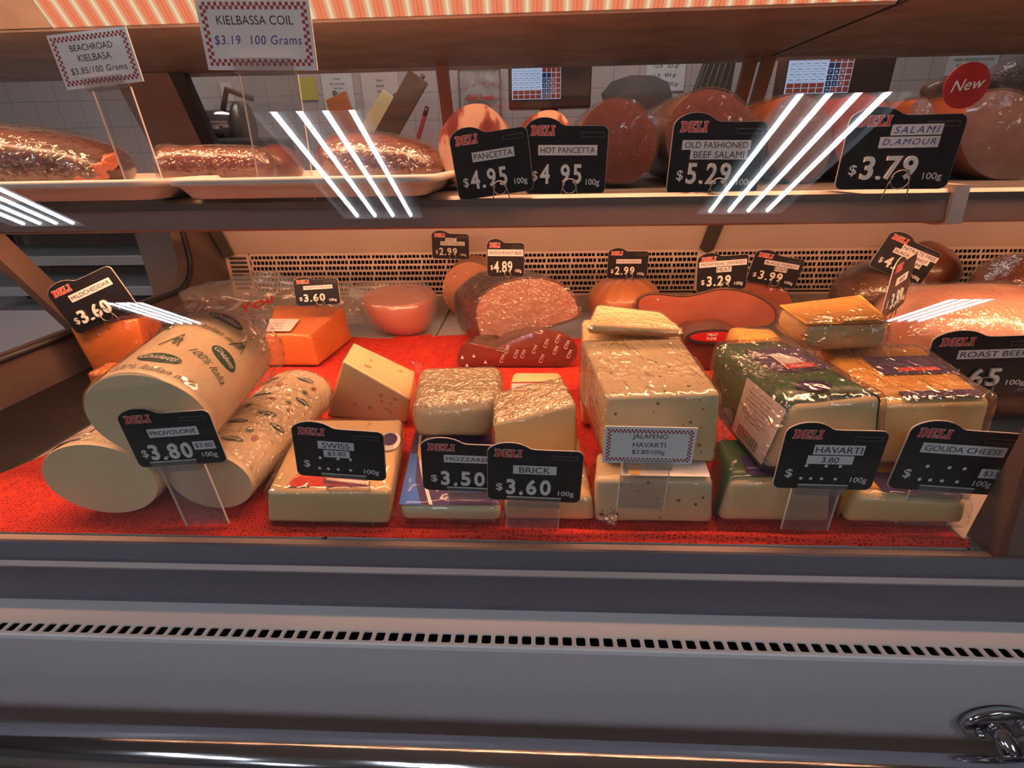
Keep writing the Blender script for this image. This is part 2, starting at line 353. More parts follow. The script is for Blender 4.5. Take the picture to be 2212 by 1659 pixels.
def add_hex(bm, P, faces=(0, 1, 2, 3, 4, 5)):
    """P: front BL,BR,TR,TL then back BL,BR,TR,TL"""
    v = [bm.verts.new(p) for p in P]
    F = ((0, 1, 2, 3), (3, 2, 6, 7), (5, 4, 7, 6), (4, 5, 1, 0), (4, 0, 3, 7), (1, 5, 6, 2))   # front, top, back, bottom, left, right
    return [bm.faces.new([v[i] for i in F[k]]) for k in faces]
def hexm(P, bev=0.004, seg=3):
    bm = BM(); add_hex(bm, P)
    if bev: bmesh.ops.bevel(bm, geom=bm.edges[:], offset=bev, segments=seg, profile=0.5, affect='EDGES')
    return bm
def grow(P, d):
    c = sum((Vector(p) for p in P), Vector()) / len(P)
    out = []
    for p in P:
        w = Vector(p) - c
        out.append(c + Vector([w[i] + d * (1 if w[i] > 0 else -1) for i in range(3)]))
    return out
def wobble(bm, amp, freq, seed=0):
    bm.normal_update()
    off = Vector((seed * 3.1, seed * 1.7, seed * 2.3))
    mv = [(v, v.normal * amp * noise.noise((v.co + off) * freq)) for v in bm.verts]
    for v, d in mv: v.co += d
    return bm
def film_hex(P, d=0.0022, bev=0.007, amp=0.0016, freq=70, seed=0, cuts=3):
    bm = hexm(grow(P, d), bev, 2)
    bmesh.ops.subdivide_edges(bm, edges=[e for e in bm.edges if e.calc_length() > 0.02], cuts=cuts, use_grid_fill=True)
    wobble(bm, amp, freq, seed); zm = min(p[2] for p in P) - 0.0004
    for v in bm.verts: v.co.z = max(v.co.z, zm)
    bm.normal_update()
    for f in bm.faces: f.material_index = 1 if f.normal.y < -0.75 else 0      # drawn tight over the cut front
    return bm
def prism(pts, y0, y1, mi=None):
    """polygon in x,z extruded in y (y0 is the face towards the viewer)"""
    bm = BM(); n = len(pts)
    a = [bm.verts.new((p[0], y0, p[-1])) for p in pts]; b = [bm.verts.new((p[0], y1, p[-1])) for p in pts]
    bm.faces.new(a); bm.faces.new(b[::-1])
    for i in range(n):
        f = bm.faces.new((a[i], b[i], b[(i + 1) % n], a[(i + 1) % n]))
        if mi is not None: f.material_index = mi
    bmesh.ops.recalc_face_normals(bm, faces=bm.faces[:])
    return bm
def sweep_x(profile, x0, x1, closed=True):
    """profile in (y,z) swept along x"""
    bm = BM(); n = len(profile)
    a = [bm.verts.new((x0, p[0], p[1])) for p in profile]; b = [bm.verts.new((x1, p[0], p[1])) for p in profile]
    for i in range(n if closed else n - 1):
        bm.faces.new((a[i], a[(i + 1) % n], b[(i + 1) % n], b[i]))
    if closed: bm.faces.new(a[::-1]); bm.faces.new(b)
    bmesh.ops.recalc_face_normals(bm, faces=bm.faces[:])
    return bm
def tube(path, r, seg=10, closed=False, bm=None, caps=True):
    bm = bm or BM(); P = [Vector(p) for p in path]; n = len(P); rings = []
    up = Vector((0.123, 0.31, 0.9)).normalized()
    for i, p in enumerate(P):
        t = (P[(i + 1) % n] - P[i - 1]) if closed else (P[min(i + 1, n - 1)] - P[max(i - 1, 0)])
        t.normalize(); s = t.cross(up); s.normalize(); u = s.cross(t)
        rr = r[i] if isinstance(r, (list, tuple)) else r
        rings.append([bm.verts.new(p + (s * math.cos(2 * math.pi * k / seg) + u * math.sin(2 * math.pi * k / seg)) * rr) for k in range(seg)])
    for i in range(n if closed else n - 1):
        A, B = rings[i], rings[(i + 1) % n]
        for k in range(seg): bm.faces.new((A[k], A[(k + 1) % seg], B[(k + 1) % seg], B[k]))
    if not closed and caps: bm.faces.new(rings[0][::-1]); bm.faces.new(rings[-1])
    return bm
def loft(rings, cap0=True, cap1=True):
    bm = BM(); R = [[bm.verts.new(p) for p in r] for r in rings]; n = len(rings[0])
    for A, B in zip(R, R[1:]):
        for k in range(n): bm.faces.new((A[k], A[(k + 1) % n], B[(k + 1) % n], B[k]))
    if cap0: bm.faces.new(R[0][::-1])
    if cap1: bm.faces.new(R[-1])
    bmesh.ops.recalc_face_normals(bm, faces=bm.faces[:])
    return bm
def blob(c, r, rot=(0, 0, 0), amp=0.0, freq=12, seed=0, u=40, v=24, flat=None, power=2.0, cut=None):
    """rounded lump; flat: height under which it is pressed flat; power > 2 makes it boxier; cut=(point, normal) slices it flat there"""
    bm = BM(); bmesh.ops.create_uvsphere(bm, u_segments=u, v_segments=v, radius=1)
    from mathutils import Euler
    R = Euler(rot).to_matrix(); off = Vector((seed * 7.3, seed * 2.9, seed * 5.1))
    for vt in bm.verts:
        d = vt.co.normalized()
        if power != 2.0:
            k = (abs(d.x) ** power + abs(d.y) ** power + abs(d.z) ** power) ** (-1 / power); d = d * k
        q = Vector((d.x * r[0], d.y * r[1], d.z * r[2]))
        q *= 1 + amp * noise.noise(q * freq + off) + amp * 0.5 * noise.noise(q * freq * 2.3 + off)
        q = R @ q + Vector(c)
        if flat is not None and q.z < flat: q.z = flat
        vt.co = q
    if cut:
        bmesh.ops.bisect_plane(bm, geom=bm.verts[:] + bm.edges[:] + bm.faces[:], plane_co=cut[0], plane_no=cut[1], clear_outer=True)
        es = [e for e in bm.edges if e.is_boundary]
        r_ = bmesh.ops.edgeloop_fill(bm, edges=es)
        for f in r_['faces']: f.material_index = 1
    return bm
def smooth_poly(pts, times=2):
    """closed Chaikin smoothing"""
    for _ in range(times):
        out = []
        for i in range(len(pts)):
            a, b = Vector(pts[i]), Vector(pts[(i + 1) % len(pts)])
            out += [a * 0.75 + b * 0.25, a * 0.25 + b * 0.75]
        pts = out
    return pts
def disc_face(ring, domed=0.0, nrm=Vector((0, -1, 0))):
    """a face over a closed ring, with inner rings so that it can be slightly uneven"""
    c = sum(ring, Vector()) / len(ring)
    bm = BM(); n = len(ring); prev = [bm.verts.new(p) for p in ring]
    for s in (0.85, 0.6, 0.3):
        cur = [bm.verts.new(c + (p - c) * s + nrm * (domed * (1 - s * s) + 0.0006 * noise.noise((c + (p - c) * s) * 90))) for p in ring]
        for k in range(n): bm.faces.new((prev[k], prev[(k + 1) % n], cur[(k + 1) % n], cur[k]))
        prev = cur
    bm.faces.new(prev)
    bmesh.ops.recalc_face_normals(bm, faces=bm.faces[:])
    if bm.faces[:] and sum((f.normal.dot(nrm) for f in bm.faces)) < 0: bmesh.ops.reverse_faces(bm, faces=bm.faces[:])
    return bm
def cut_piece(name, label, cat, outline, Y, back, rind, face, prof=((0, 1), (0.3, 1.03), (0.7, 1.0), (0.92, 0.8), (1.0, 0.45)),
              tilt=0.0, skew=0.0, smooth_n=2, film=None, seed=0, lift=0.0, face_name='cut_face', group=None, minz=None, domed=0.002, rim=None):
    """a piece of meat or cheese with a cut face whose outline was measured; back = vector to its far end"""
    pts = [at(px, py, Y + tilt * (800 - py) / 1000 + skew * (px - outline[0][0]) / 1000) for px, py in outline]
    ring = smooth_poly(pts, smooth_n)
    if minz is not None:
        for p in ring: p.z = max(p.z, minz)
    c = sum(ring, Vector()) / len(ring); lowz = min(p.z for p in ring)
    t = thing(name, label, cat, (c.x, c.y, lowz), group)
    bk = Vector(back); rings = []
    for s, k in prof:
        rr = []
        for i, p in enumerate(ring):
            q = c + (p - c) * k + bk * s
            q += (p - c).normalized() * 0.0025 * noise.noise(q * 40 + Vector((seed, 0, 0))) * (1 if s > 0 else 0)
            if q.z < lowz: q.z = lowz
            rr.append(q)
        rings.append(rr)
    obj('rind', loft(rings, cap0=False), rind, t, True)
    nr = Vector((0, -1, 0))
    obj(face_name, disc_face(ring, domed, nr), face, t, True)
    if rim: obj('crust_edge', tube(ring, rim, 6, closed=True), M['rind_dark'], t, True)
    if film:
        fr = [[c + (p - c) * 1.02 + bk * -0.01 for p in ring]] + [[c + (p - c) * 1.0 + (p - c).normalized() * 0.003 for p in r] for r in rings]
        fr = [[cc.copy() for cc in r] for r in ([[q - bk.normalized() * 0.0028 + (q - c).normalized() * 0.0022 for q in ring]] + [[q + (q - (c + bk * s)).normalized() * 0.0028 for q in r] for (s, k), r in zip(prof, rings)])]
        b = loft(fr, cap0=False, cap1=True)
        fb = disc_face(fr[0], domed + 0.001, nr)
        me = bpy.data.meshes.new('x'); fb.to_mesh(me); fb.free(); b.from_mesh(me)
        wobble(b, 0.0012, 60, seed)
        for v in b.verts: v.co.z = max(v.co.z, lowz - 0.0004)
        obj('plastic_wrap', b, film, t, True)
    return t
# ---- lettering
_TXT = {}
def text_mesh(s, bold=0.0, spacing=1.0, shear=0.0, ext=0.0):
    key = (s, bold, spacing, shear, ext)
    if key not in _TXT:
        cu = bpy.data.curves.new('lettering', 'FONT'); cu.body = s; cu.size = 1; cu.offset = bold; cu.space_character = spacing
        cu.shear = shear; cu.extrude = ext; cu.align_x = 'CENTER'; cu.resolution_u = 4
        o = bpy.data.objects.new('lettering', cu); COL.objects.link(o)
        bpy.context.view_layer.update()
        me = bpy.data.meshes.new_from_object(o.evaluated_get(bpy.context.evaluated_depsgraph_get()))
        bpy.data.objects.remove(o); bpy.data.curves.remove(cu)
        vs = [v.co.copy() for v in me.vertices]
        fs = [tuple(p.vertices) for p in me.polygons]; bpy.data.meshes.remove(me)
        xs = [v.x for v in vs]; ys = [v.y for v in vs]
        x0, x1, y0, y1 = min(xs), max(xs), min(ys), max(ys)
        zb = min(v.z for v in vs)
        vs = [Vector((v.x - (x0 + x1) / 2, v.y - (y0 + y1) / 2, v.z - zb)) for v in vs]
        _TXT[key] = (vs, fs, x1 - x0, y1 - y0)
    return _TXT[key]
def text_on(s, fn, w=None, h=None, bold=0.0, spacing=1.0, shear=0.0, ext=0.0, bm=None, cx=0, cy=0, rot=0, zscale=1.0):
    """lettering laid on a surface: fn(u, v, lift) -> point; w or h is its size in the units of u, v"""
    vs, fs, tw, th = text_mesh(s, bold, spacing, shear, ext)
    k = min(w / tw if w else 1e9, h / th if h else 1e9)
    bm = bm or BM(); ca, sa = math.cos(rot), math.sin(rot)
    nv = [bm.verts.new(fn(cx + (v.x * ca - v.y * sa) * k, cy + (v.x * sa + v.y * ca) * k, v.z * k * zscale)) for v in vs]
    for f in fs:
        try: bm.faces.new([nv[i] for i in f])
        except ValueError: pass
    return bm
def poly_on(pts, fn, bm=None, lift=0.0):
    bm = bm or BM(); bm.faces.new([bm.verts.new(fn(u, v, lift)) for u, v in pts]); return bm
def disc_on(cx, cy, rx, ry, fn, rot=0.0, n=28, rings=4):
    bm = BM(); prev = None; c = bm.verts.new(fn(cx, cy, 0))
    for r in range(1, rings + 1):
        cur = [bm.verts.new(fn(u, v, 0)) for u, v in ellipse_pts(cx, cy, rx * r / rings, ry * r / rings, n, rot)]
        for k in range(n):
            if prev: bm.faces.new((prev[k], cur[k], cur[(k + 1) % n], prev[(k + 1) % n]))
            else: bm.faces.new((c, cur[k], cur[(k + 1) % n]))
        prev = cur
    return bm
def ellipse_pts(cx, cy, rx, ry, n=24, rot=0):
    ca, sa = math.cos(rot), math.sin(rot)
    return [(cx + rx * math.cos(a) * ca - ry * math.sin(a) * sa, cy + rx * math.cos(a) * sa + ry * math.sin(a) * ca) for a in [2 * math.pi * i / n for i in range(n)]]
def quad_fn(A, B, C, D, off=0.0008):
    """u,v in 0..1 over quad A(0,0) B(1,0) C(1,1) D(0,1), lifted off it"""
    A, B, C, D = (Vector(p) for p in (A, B, C, D))
    n = (B - A).cross(D - A).normalized()
    return lambda u, v, l=0: A * (1 - u) * (1 - v) + B * u * (1 - v) + C * u * v + D * (1 - u) * v + n * (off + l)
def rect(u0, v0, u1, v1): return [(u0, v0), (u1, v0), (u1, v1), (u0, v1)]
def grid_on(u0, v0, u1, v1, fn, nu=8, nv=4, lift=0.0):
    bm = BM(); g = [[bm.verts.new(fn(u0 + (u1 - u0) * i / nu, v0 + (v1 - v0) * j / nv, lift)) for i in range(nu + 1)] for j in range(nv + 1)]
    for j in range(nv):
        for i in range(nu): bm.faces.new((g[j][i], g[j][i + 1], g[j + 1][i + 1], g[j + 1][i]))
    return bm
# ------------------------------------------------------------------ the room
def plane_struct(name, pts, mat):
    bm = BM(); bm.faces.new([bm.verts.new(p) for p in pts]); return obj(name, bm, mat, struct=True)
RX0, RX1, RY0, RY1, RH = -8.0, 8.0, -8.0, 2.45, 2.75
plane_struct('floor', [(RX0, RY0, 0), (RX1, RY0, 0), (RX1, RY1, 0), (RX0, RY1, 0)], M['floor_grey'])
plane_struct('ceiling', [(RX0, RY0, RH), (RX0, RY1, RH), (RX1, RY1, RH), (RX1, RY0, RH)], M['ceiling_white'])
plane_struct('wall_kitchen', [(RX0, RY1, 0), (RX1, RY1, 0), (RX1, RY1, RH), (RX0, RY1, RH)], M['tile'])
plane_struct('wall_store', [(RX1, RY0, 0), (RX0, RY0, 0), (RX0, RY0, RH), (RX1, RY0, RH)], M['store_wall'])
plane_struct('wall_left', [(RX0, RY0, 0), (RX0, RY1, 0), (RX0, RY1, RH), (RX0, RY0, RH)], M['store_wall'])
plane_struct('wall_right', [(RX1, RY1, 0), (RX1, RY0, 0), (RX1, RY0, RH), (RX1, RY1, RH)], M['store_wall'])
def ceiling_light(x, y0, y1, label, offs=(-0.21, -0.07, 0.07, 0.21)):
    t = thing('ceiling_light', label, 'ceiling light', (x, (y0 + y1) / 2, RH), 'ceiling lights reflected in the front glass')
    bm = BM()
    add_box(bm, (x - 0.32, y0 - 0.03, RH - 0.012), (x + 0.32, y1 + 0.03, RH - 0.002))
    for s in (-1, 1):
        add_box(bm, (x + s * 0.32 - 0.008, y0 - 0.03, RH - 0.05), (x + s * 0.32 + 0.008, y1 + 0.03, RH - 0.012))
    for yy in (y0 - 0.03, y1 + 0.014): add_box(bm, (x - 0.312, yy, RH - 0.05), (x + 0.312, yy + 0.016, RH - 0.012))
    obj('fixture_housing', bm, M['fixture'], t)
    for o in offs: obj('fluorescent_tube', tube([(x + o, y0, RH - 0.032), (x + o, y1, RH - 0.032)], 0.0145, 8), M['tube'], t, True)
ceiling_light(1.51, -2.92, -1.60, 'four-tube ceiling light mirrored in the glass beside the beef salami price sign')
ceiling_light(-1.18, -2.92, -1.64, 'four-tube ceiling light mirrored in the glass over the smoked meat on its tray')
ceiling_light(-3.96, -2.98, -1.70, 'four-tube ceiling light mirrored in the glass below the first white tray')
ceiling_light(5.25, -6.6, -5.4, 'distant four-tube ceiling light mirrored in the lower glass above the roast beef sign')
ceiling_light(-5.35, -6.6, -5.35, 'distant four-tube ceiling light mirrored in the glass beside the mild cheddar sign')

# ------------------------------------------------------------------ the refrigerated display case
LEAN = math.tan(math.radians(15.2))
def glass_y(z):                       # the glass rises steeply from the sill, then curves back to its full lean
    y, n = 0.358, 60
    for i in range(n):
        zz = 0.895 + (z - 0.895) * (i + 0.5) / n; s = min(1, max(0, (zz - 1.02) / 0.08)); s = s * s * (3 - 2 * s)
        y += (0.15 + (LEAN - 0.15) * s) * (z - 0.895) / n
    return y
XL, XR = -1.75, 1.9
case = thing('display_case', 'long refrigerated deli display case with sloping front glass and warm lit interior', 'display case', (0, 0.8, 0))
obj('front_panel', sweep_x([(0.3055, 0.850), (0.3035, 0.80), (0.3030, 0.74), (0.306, 0.70), (0.320, 0.66), (0.345, 0.63), (0.37, 0.60), (0.37, 0.12), (0.42, 0.12), (0.42, 0.02), (1.40, 0.02), (1.40, 0.84), (0.345, 0.84), (0.345, 0.846), (0.3085, 0.846)], XL, XR), M['white_paint'], case)
bev = sweep_x([(0.3445, 0.8535), (0.345, 0.8600), (0.3448, 0.862), (0.3425, 0.853)], XL, XR); obj('ledge_trim', bev, M['grey_rail'], case)
# ledge with its row of square air holes
bm = BM(); pitch = 0.01175; x = -0.66
def hole_ring(cx, cy, hx, hy, z):
    c = 0.0011
    return [(cx - hx + c, cy - hy, z), (cx + hx - c, cy - hy, z), (cx + hx, cy - hy + c, z), (cx + hx, cy + hy - c, z), (cx + hx - c, cy + hy, z), (cx - hx + c, cy + hy, z), (cx - hx, cy + hy - c, z), (cx - hx, cy - hy + c, z)]
y0, y1, ym = 0.3050, 0.3185, 0.3430
LZ = 0.8535
while x < 0.80:
    cx = x + pitch / 2; cy = (y0 + y1) / 2 + 0.0002
    R = [bm.verts.new(p) for p in hole_ring(cx, cy, 0.0041, 0.0047, LZ)]
    R2 = [bm.verts.new(p) for p in hole_ring(cx, cy, 0.0040, 0.0046, LZ - 0.0016)]
    O = [bm.verts.new(p) for p in ((x, y0, LZ), (x + pitch, y0, LZ), (x + pitch, y1, LZ), (x, y1, LZ))]
    bm.faces.new((O[0], O[1], R[1], R[0])); bm.faces.new((O[1], R[2], R[1])); bm.faces.new((O[1], O[2], R[3], R[2])); bm.faces.new((O[2], R[4], R[3]))
    bm.faces.new((O[2], O[3], R[5], R[4])); bm.faces.new((O[3], R[6], R[5])); bm.faces.new((O[3], O[0], R[7], R[6])); bm.faces.new((O[0], R[0], R[7]))
    for k in range(8): bm.faces.new((R[k], R[(k + 1) % 8], R2[(k + 1) % 8], R2[k]))
    P = [bm.verts.new(p) for p in ((x, y1, LZ), (x + pitch, y1, LZ), (x + pitch, ym, LZ + 0.0003), (x, ym, LZ + 0.0003))]
    bm.faces.new(P)
    Q = [bm.verts.new(p) for p in ((x, y0, LZ), (x, y0 - 0.0012, LZ - 0.0014), (x + pitch, y0 - 0.0012, LZ - 0.0014), (x + pitch, y0, LZ))]
    bm.faces.new(Q)
    Q = [bm.verts.new(p) for p in ((x, y0 - 0.0012, LZ - 0.0014), (x, y0 - 0.0010, LZ - 0.006), (x + pitch, y0 - 0.0010, LZ - 0.006), (x + pitch, y0 - 0.0012, LZ - 0.0014))]
    bm.faces.new(Q)
    x += pitch
bmesh.ops.remove_doubles(bm, verts=bm.verts[:], dist=0.00002)
bmesh.ops.recalc_face_normals(bm, faces=bm.faces[:])
obj('air_vent_ledge', bm, M['ledge_paint'], case, label='pale ledge pierced by a row of square air holes')
obj('vent_dark_sheet', box((-0.66, 0.3065, 0.8465), (0.80, 0.322, 0.8478)), M['black'], case)  # black sheet under the holes, their shade put into its colour
# grey rail under the glass, and the sill inside it
obj('bumper_strip', sweep_x([(0.3430, 0.8570), (0.3425, 0.8585), (0.3465, 0.8955), (0.3485, 0.9015), (0.3545, 0.9145), (0.3572, 0.9150), (0.3575, 0.86), (0.352, 0.8545)], XL, XR), M['grey_rail'], case)
obj('strip_bead', sweep_x([(0.3460, 0.8915), (0.3445, 0.8945), (0.3472, 0.8985), (0.3485, 0.8985)], XL, XR), M['sill'], case)
obj('glass_sill', sweep_x([(0.3578, 0.9035), (0.3585, 0.9042), (0.3755, 0.9048), (0.378, 0.9030), (0.378, 0.89), (0.3578, 0.89)], XL, XR), M['sill'], case)
def pane(x0, x1):
    zb, zt = 0.9045, 1.60
    zs = [0.9045] + [0.96 + 0.0125 * i for i in range(20)] + [1.25, 1.35, 1.45, zt]
    return sweep_x([(glass_y(z), z) for z in zs] + [(glass_y(z) + 0.005, z) for z in zs[::-1]], x0, x1)
obj('front_glass', pane(XL, 0.4075), M['pane'], case, 'edges')
obj('front_glass', pane(0.4285, XR), M['pane'], case, 'edges')
zt = 1.60
zs = [0.899, 0.95, 1.0, 1.05, 1.1, 1.15, 1.25, zt]
obj('glass_post', sweep_x([(glass_y(z) - 0.002, z) for z in zs] + [(glass_y(z) + max(0.007, 0.040 - (z - 0.899) * 0.21), z) for z in zs[::-1]], 0.407, 0.429), M['bronze_post'], case)
# interior: deck pans, grille, back
obj('side_gutter', box((-0.80, 0.389, 0.885), (-0.628, 1.05, 0.9035), 0.002, 1), M['gap_dark'], case)
obj('deck_pan', box((-0.80, 1.052, 0.885), (-0.628, 1.295, 0.9035), 0.002, 1), M['deck_metal'], case)
for (a, b) in ((-0.626, -0.206), (-0.204, 0.396), (0.398, 0.998), (1.0, XR)):
    obj('deck_pan', box((a, 0.3785, 0.885), (b, 1.295, 0.9035), 0.002, 1), M['deck_metal'], case)
def add_grille(x0, x1, z0, rows, pz, pxx):
    bm = BM(); Y = 1.2925
    for r in range(rows + 1):
        z = z0 + r * pz
        h = 0.0027 if 0 < r < rows else 0.004
        add_box(bm, (x0, Y, z - h), (x1, Y + 0.002, z + h))
    n = int((x1 - x0) / pxx)
    for i in range(n + 1):
        w = 0.0011
        if i % 6 == 0: w = 0.0026
        for r in range(rows):
            xx = x0 + i * pxx + (pxx * 0.35 * (r % 2))
            if xx < x1 - 0.004: add_box(bm, (xx - w, Y + 0.0002, z0 + r * pz + 0.002), (xx + w, Y + 0.0018, z0 + (r + 1) * pz - 0.002))
    return bm
for (a, b) in ((-0.735, 0.395), (0.435, XR)):
    obj('grille', add_grille(a, b, 0.914, 7, 0.0143, 0.0105), M['inner_white'], case, label='pale perforated air grille')
obj('grille_dark_sheet', box((-0.80, 1.302, 0.90), (XR, 1.306, 1.03)), M['black'], case)  # black sheet that paints the shade seen through the slots
bm = BM()
for (a, b) in ((-0.80, -0.738), (0.3955, 0.4345)): add_box(bm, (a, 1.2925, 0.905), (b, 1.2955, 1.018))
add_box(bm, (-0.738, 1.2925, 0.9037), (XR, 1.2955, 0.914))
obj('grille_frame', bm, M['inner_white'], case)
bm = BM()
for i in range(8):
    add_box(bm, (-0.79, 1.2915, 0.925 + i * 0.011), (-0.745, 1.2924, 0.932 + i * 0.011))
obj('side_vent', bm, M['dark_metal'], case)
obj('back_panel', sweep_x([(1.290, 1.0185), (1.200, 1.195), (1.21, 1.195), (1.30, 1.0185)], -0.80, XR), M['inner_white'], case)
for (xx, s) in ((-0.785, 0.04), (0.413, 0.04)):
    obj('shelf_upright', tube([(xx, 1.284, 1.019), (xx + 0.01, 1.187, 1.19)], 0.017, 4), M['dark_metal'], case)
# shelf
SH = 1.2015
for (a, b, nm) in ((XL, 0.408, ''), (0.415, XR, '')):
    obj('shelf_plate', box((a, 0.565, SH - 0.012), (b, 0.985, SH), 0.002, 1), M['steel'], case)
    obj('shelf_nosing', sweep_x([(0.562, SH + 0.0008), (0.552, SH - 0.0005), (0.548, SH - 0.004), (0.549, SH - 0.0105), (0.566, SH - 0.0105), (0.566, SH + 0.0008)], a, b), M['steel'], case)
    obj('shelf_face', sweep_x([(0.549, SH - 0.0107), (0.545, SH - 0.030), (0.550, SH - 0.0325), (0.600, SH - 0.0325), (0.600, SH - 0.0122)], a, b), M['shelf_face'], case)
obj('shelf_joint', sweep_x([(0.545, SH + 0.003), (0.541, SH - 0.033), (0.56, SH - 0.036), (0.60, SH - 0.036), (0.60, SH + 0.003)], 0.404, 0.418), M['canopy_metal'], case)
# canopy with its lit ribbed diffuser
for (a, b, f, dz) in ((XL, 0.432, 0.765, 0), (0.436, XR, 0.70, 0.001)):
    obj('canopy_soffit', box((a, f, 1.395 + dz), (b, 1.20, 1.412), 0.002, 1), M['canopy_metal'], case)
obj('soffit_gap', box((0.4322, 0.72, 1.3945), (0.4358, 1.198, 1.3985)), M['gap_dark'], case)
bm = BM(); n = 1
dq = [(-0.625, 0.763, 1.398), (0.430, 0.763, 1.398), (0.430, 0.628, 1.591), (-0.625, 0.628, 1.591)]
bm.faces.new([bm.verts.new(p) for p in dq])
geo = bmesh.ops.extrude_face_region(bm, geom=bm.faces[:]); 
for v in [g for g in geo['geom'] if isinstance(g, bmesh.types.BMVert)]: v.co += Vector((0, 0.0033, 0.0023))
bmesh.ops.recalc_face_normals(bm, faces=bm.faces[:])
obj('light_diffuser', bm, M['diffuser'], case, label='glowing ribbed lamp diffuser')
for (a, b) in ((XL, -0.627), (0.432, XR)):
    obj('canopy_front', sweep_x([(0.763, 1.398), (0.628, 1.591), (0.633, 1.595), (0.768, 1.402)], a, b), M['canopy_metal'], case)
obj('canopy_top', box((XL, 0.545, 1.60), (XR, 1.20, 1.615)), M['canopy_metal'], case)
obj('canopy_back', box((XL, 1.188, 1.413), (XR, 1.20, 1.599)), M['canopy_metal'], case)
# sloping rear doors
def rear(z): return 1.20 + (z - 1.20) * (1.12 - 1.20) / (1.394 - 1.20)
def rear_bar(x0, x1, th=0.014, z0=1.197, z1=1.394):
    return sweep_x([(rear(z0), z0), (rear(z1), z1), (rear(z1) + th, z1), (rear(z0) + th, z0)], x0, x1)
obj('rear_glass', sweep_x([(rear(1.2) + 0.006, 1.2), (rear(1.392) + 0.006, 1.392), (rear(1.392) + 0.009, 1.392), (rear(1.2) + 0.009, 1.2)], -0.66, XR), M['rear_pane'], case)
for px in (966, 1600, 1636):
    p = at(px, 205, 1.16); obj('door_stile', rear_bar(p.x - 0.013, p.x + 0.010), M['stile'], case)
p = at(432, 225, 1.19); obj('door_stile', rear_bar(p.x - 0.006, p.x + 0.022, 0.02), M['rubber'], case)
obj('door_stile', rear_bar(-0.83, p.x - 0.007, 0.02), M['stile'], case)
# end panel with its rounded window
def yz_poly(pts, x0, x1):
    bm = BM(); a = [bm.verts.new((x0, q[0], q[1])) for q in pts]; b = [bm.verts.new((x1, q[0], q[1])) for q in pts]; n = len(pts)
    bm.faces.new(a); bm.faces.new(b[::-1])
    for i in range(n): bm.faces.new((a[i], b[i], b[(i + 1) % n], a[(i + 1) % n]))
    bmesh.ops.recalc_face_normals(bm, faces=bm.faces[:]); return bm
arc = lambda cy, cz, r, a0, a1: [(cy + r * math.cos(math.radians(a0 + (a1 - a0) * i / 8)), cz + r * math.sin(math.radians(a0 + (a1 - a0) * i / 8))) for i in range(9)]
notch = [(0.40, 0.972)] + arc(1.085, 1.042, 0.07, -90, 0) + arc(1.085, 1.12, 0.07, 0, 90) + [(0.48, 1.19)]
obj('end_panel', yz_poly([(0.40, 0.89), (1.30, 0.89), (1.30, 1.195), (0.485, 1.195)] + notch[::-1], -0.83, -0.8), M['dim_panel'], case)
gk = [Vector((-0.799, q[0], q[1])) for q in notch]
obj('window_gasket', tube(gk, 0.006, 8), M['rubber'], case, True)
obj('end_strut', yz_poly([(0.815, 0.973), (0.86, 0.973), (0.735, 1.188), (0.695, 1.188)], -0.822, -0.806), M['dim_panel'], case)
# chrome guard rail with its bracket
ry, rz = 0.262, 0.764
obj('guard_rail', tube([(XL, ry, rz - 0.0), (XR, ry, rz - 0.0)], 0.019, 24), M['chrome'], case, True)
pb = at(2146, 1555, 0.302)
br = obj('rail_bracket', loft([[Vector((pb.x + rx * math.cos(a), yy, pb.z + rz2 * math.sin(a))) for a in [2 * math.pi * i / 32 for i in range(32)]] for (rx, rz2, yy) in ((0.030, 0.020, 0.301), (0.030, 0.020, 0.296), (0.027, 0.0175, 0.2945))], cap0=True), M['chrome'], case, True)
obj('bracket_arm', tube([(pb.x - 0.002, 0.297, pb.z), (pb.x + 0.004, 0.285, pb.z - 0.012), (pb.x + 0.014, 0.272, pb.z - 0.035), (pb.x + 0.018, 0.264, pb.z - 0.06)], [0.0085, 0.0085, 0.0085, 0.009], 14), M['chrome'], br, True)
for dx, dz in ((-0.016, -0.006), (0.015, 0.007)):
    obj('bracket_bolt', tube([(pb.x + dx, 0.2955, pb.z + dz), (pb.x + dx, 0.290, pb.z + dz)], [0.0035, 0.003], 8), M['chrome'], br, True)

# ------------------------------------------------------------------ signs
DELI_PARTS = [
    ('r', 1.2, 0, 3.8, 10), ('r', 0, 8.7, 4.6, 10), ('r', 0, 0, 4.6, 1.3), ('b', 4.2, 5, 4.6, 5, 2.0, 3.7),
    ('r', 10.2, 0, 12.8, 10), ('r', 9.4, 8.6, 16.8, 10), ('r', 9.4, 0, 17.2, 1.4), ('r', 12.4, 4.4, 15.0, 5.7), ('r', 15.6, 6.9, 16.8, 10), ('r', 16.0, 0, 17.2, 3.1), ('r', 14.3, 3.5, 15.1, 6.6),
    ('r', 18.8, 0, 21.4, 10), ('r', 18.0, 8.7, 22.6, 10), ('r', 18.0, 0, 25.2, 1.4), ('r', 24.0, 0, 25.2, 3.5),
    ('r', 26.9, 0, 29.5, 10), ('r', 26.0, 8.7, 30.4, 10), ('r', 26.0, 0, 30.4, 1.3)]
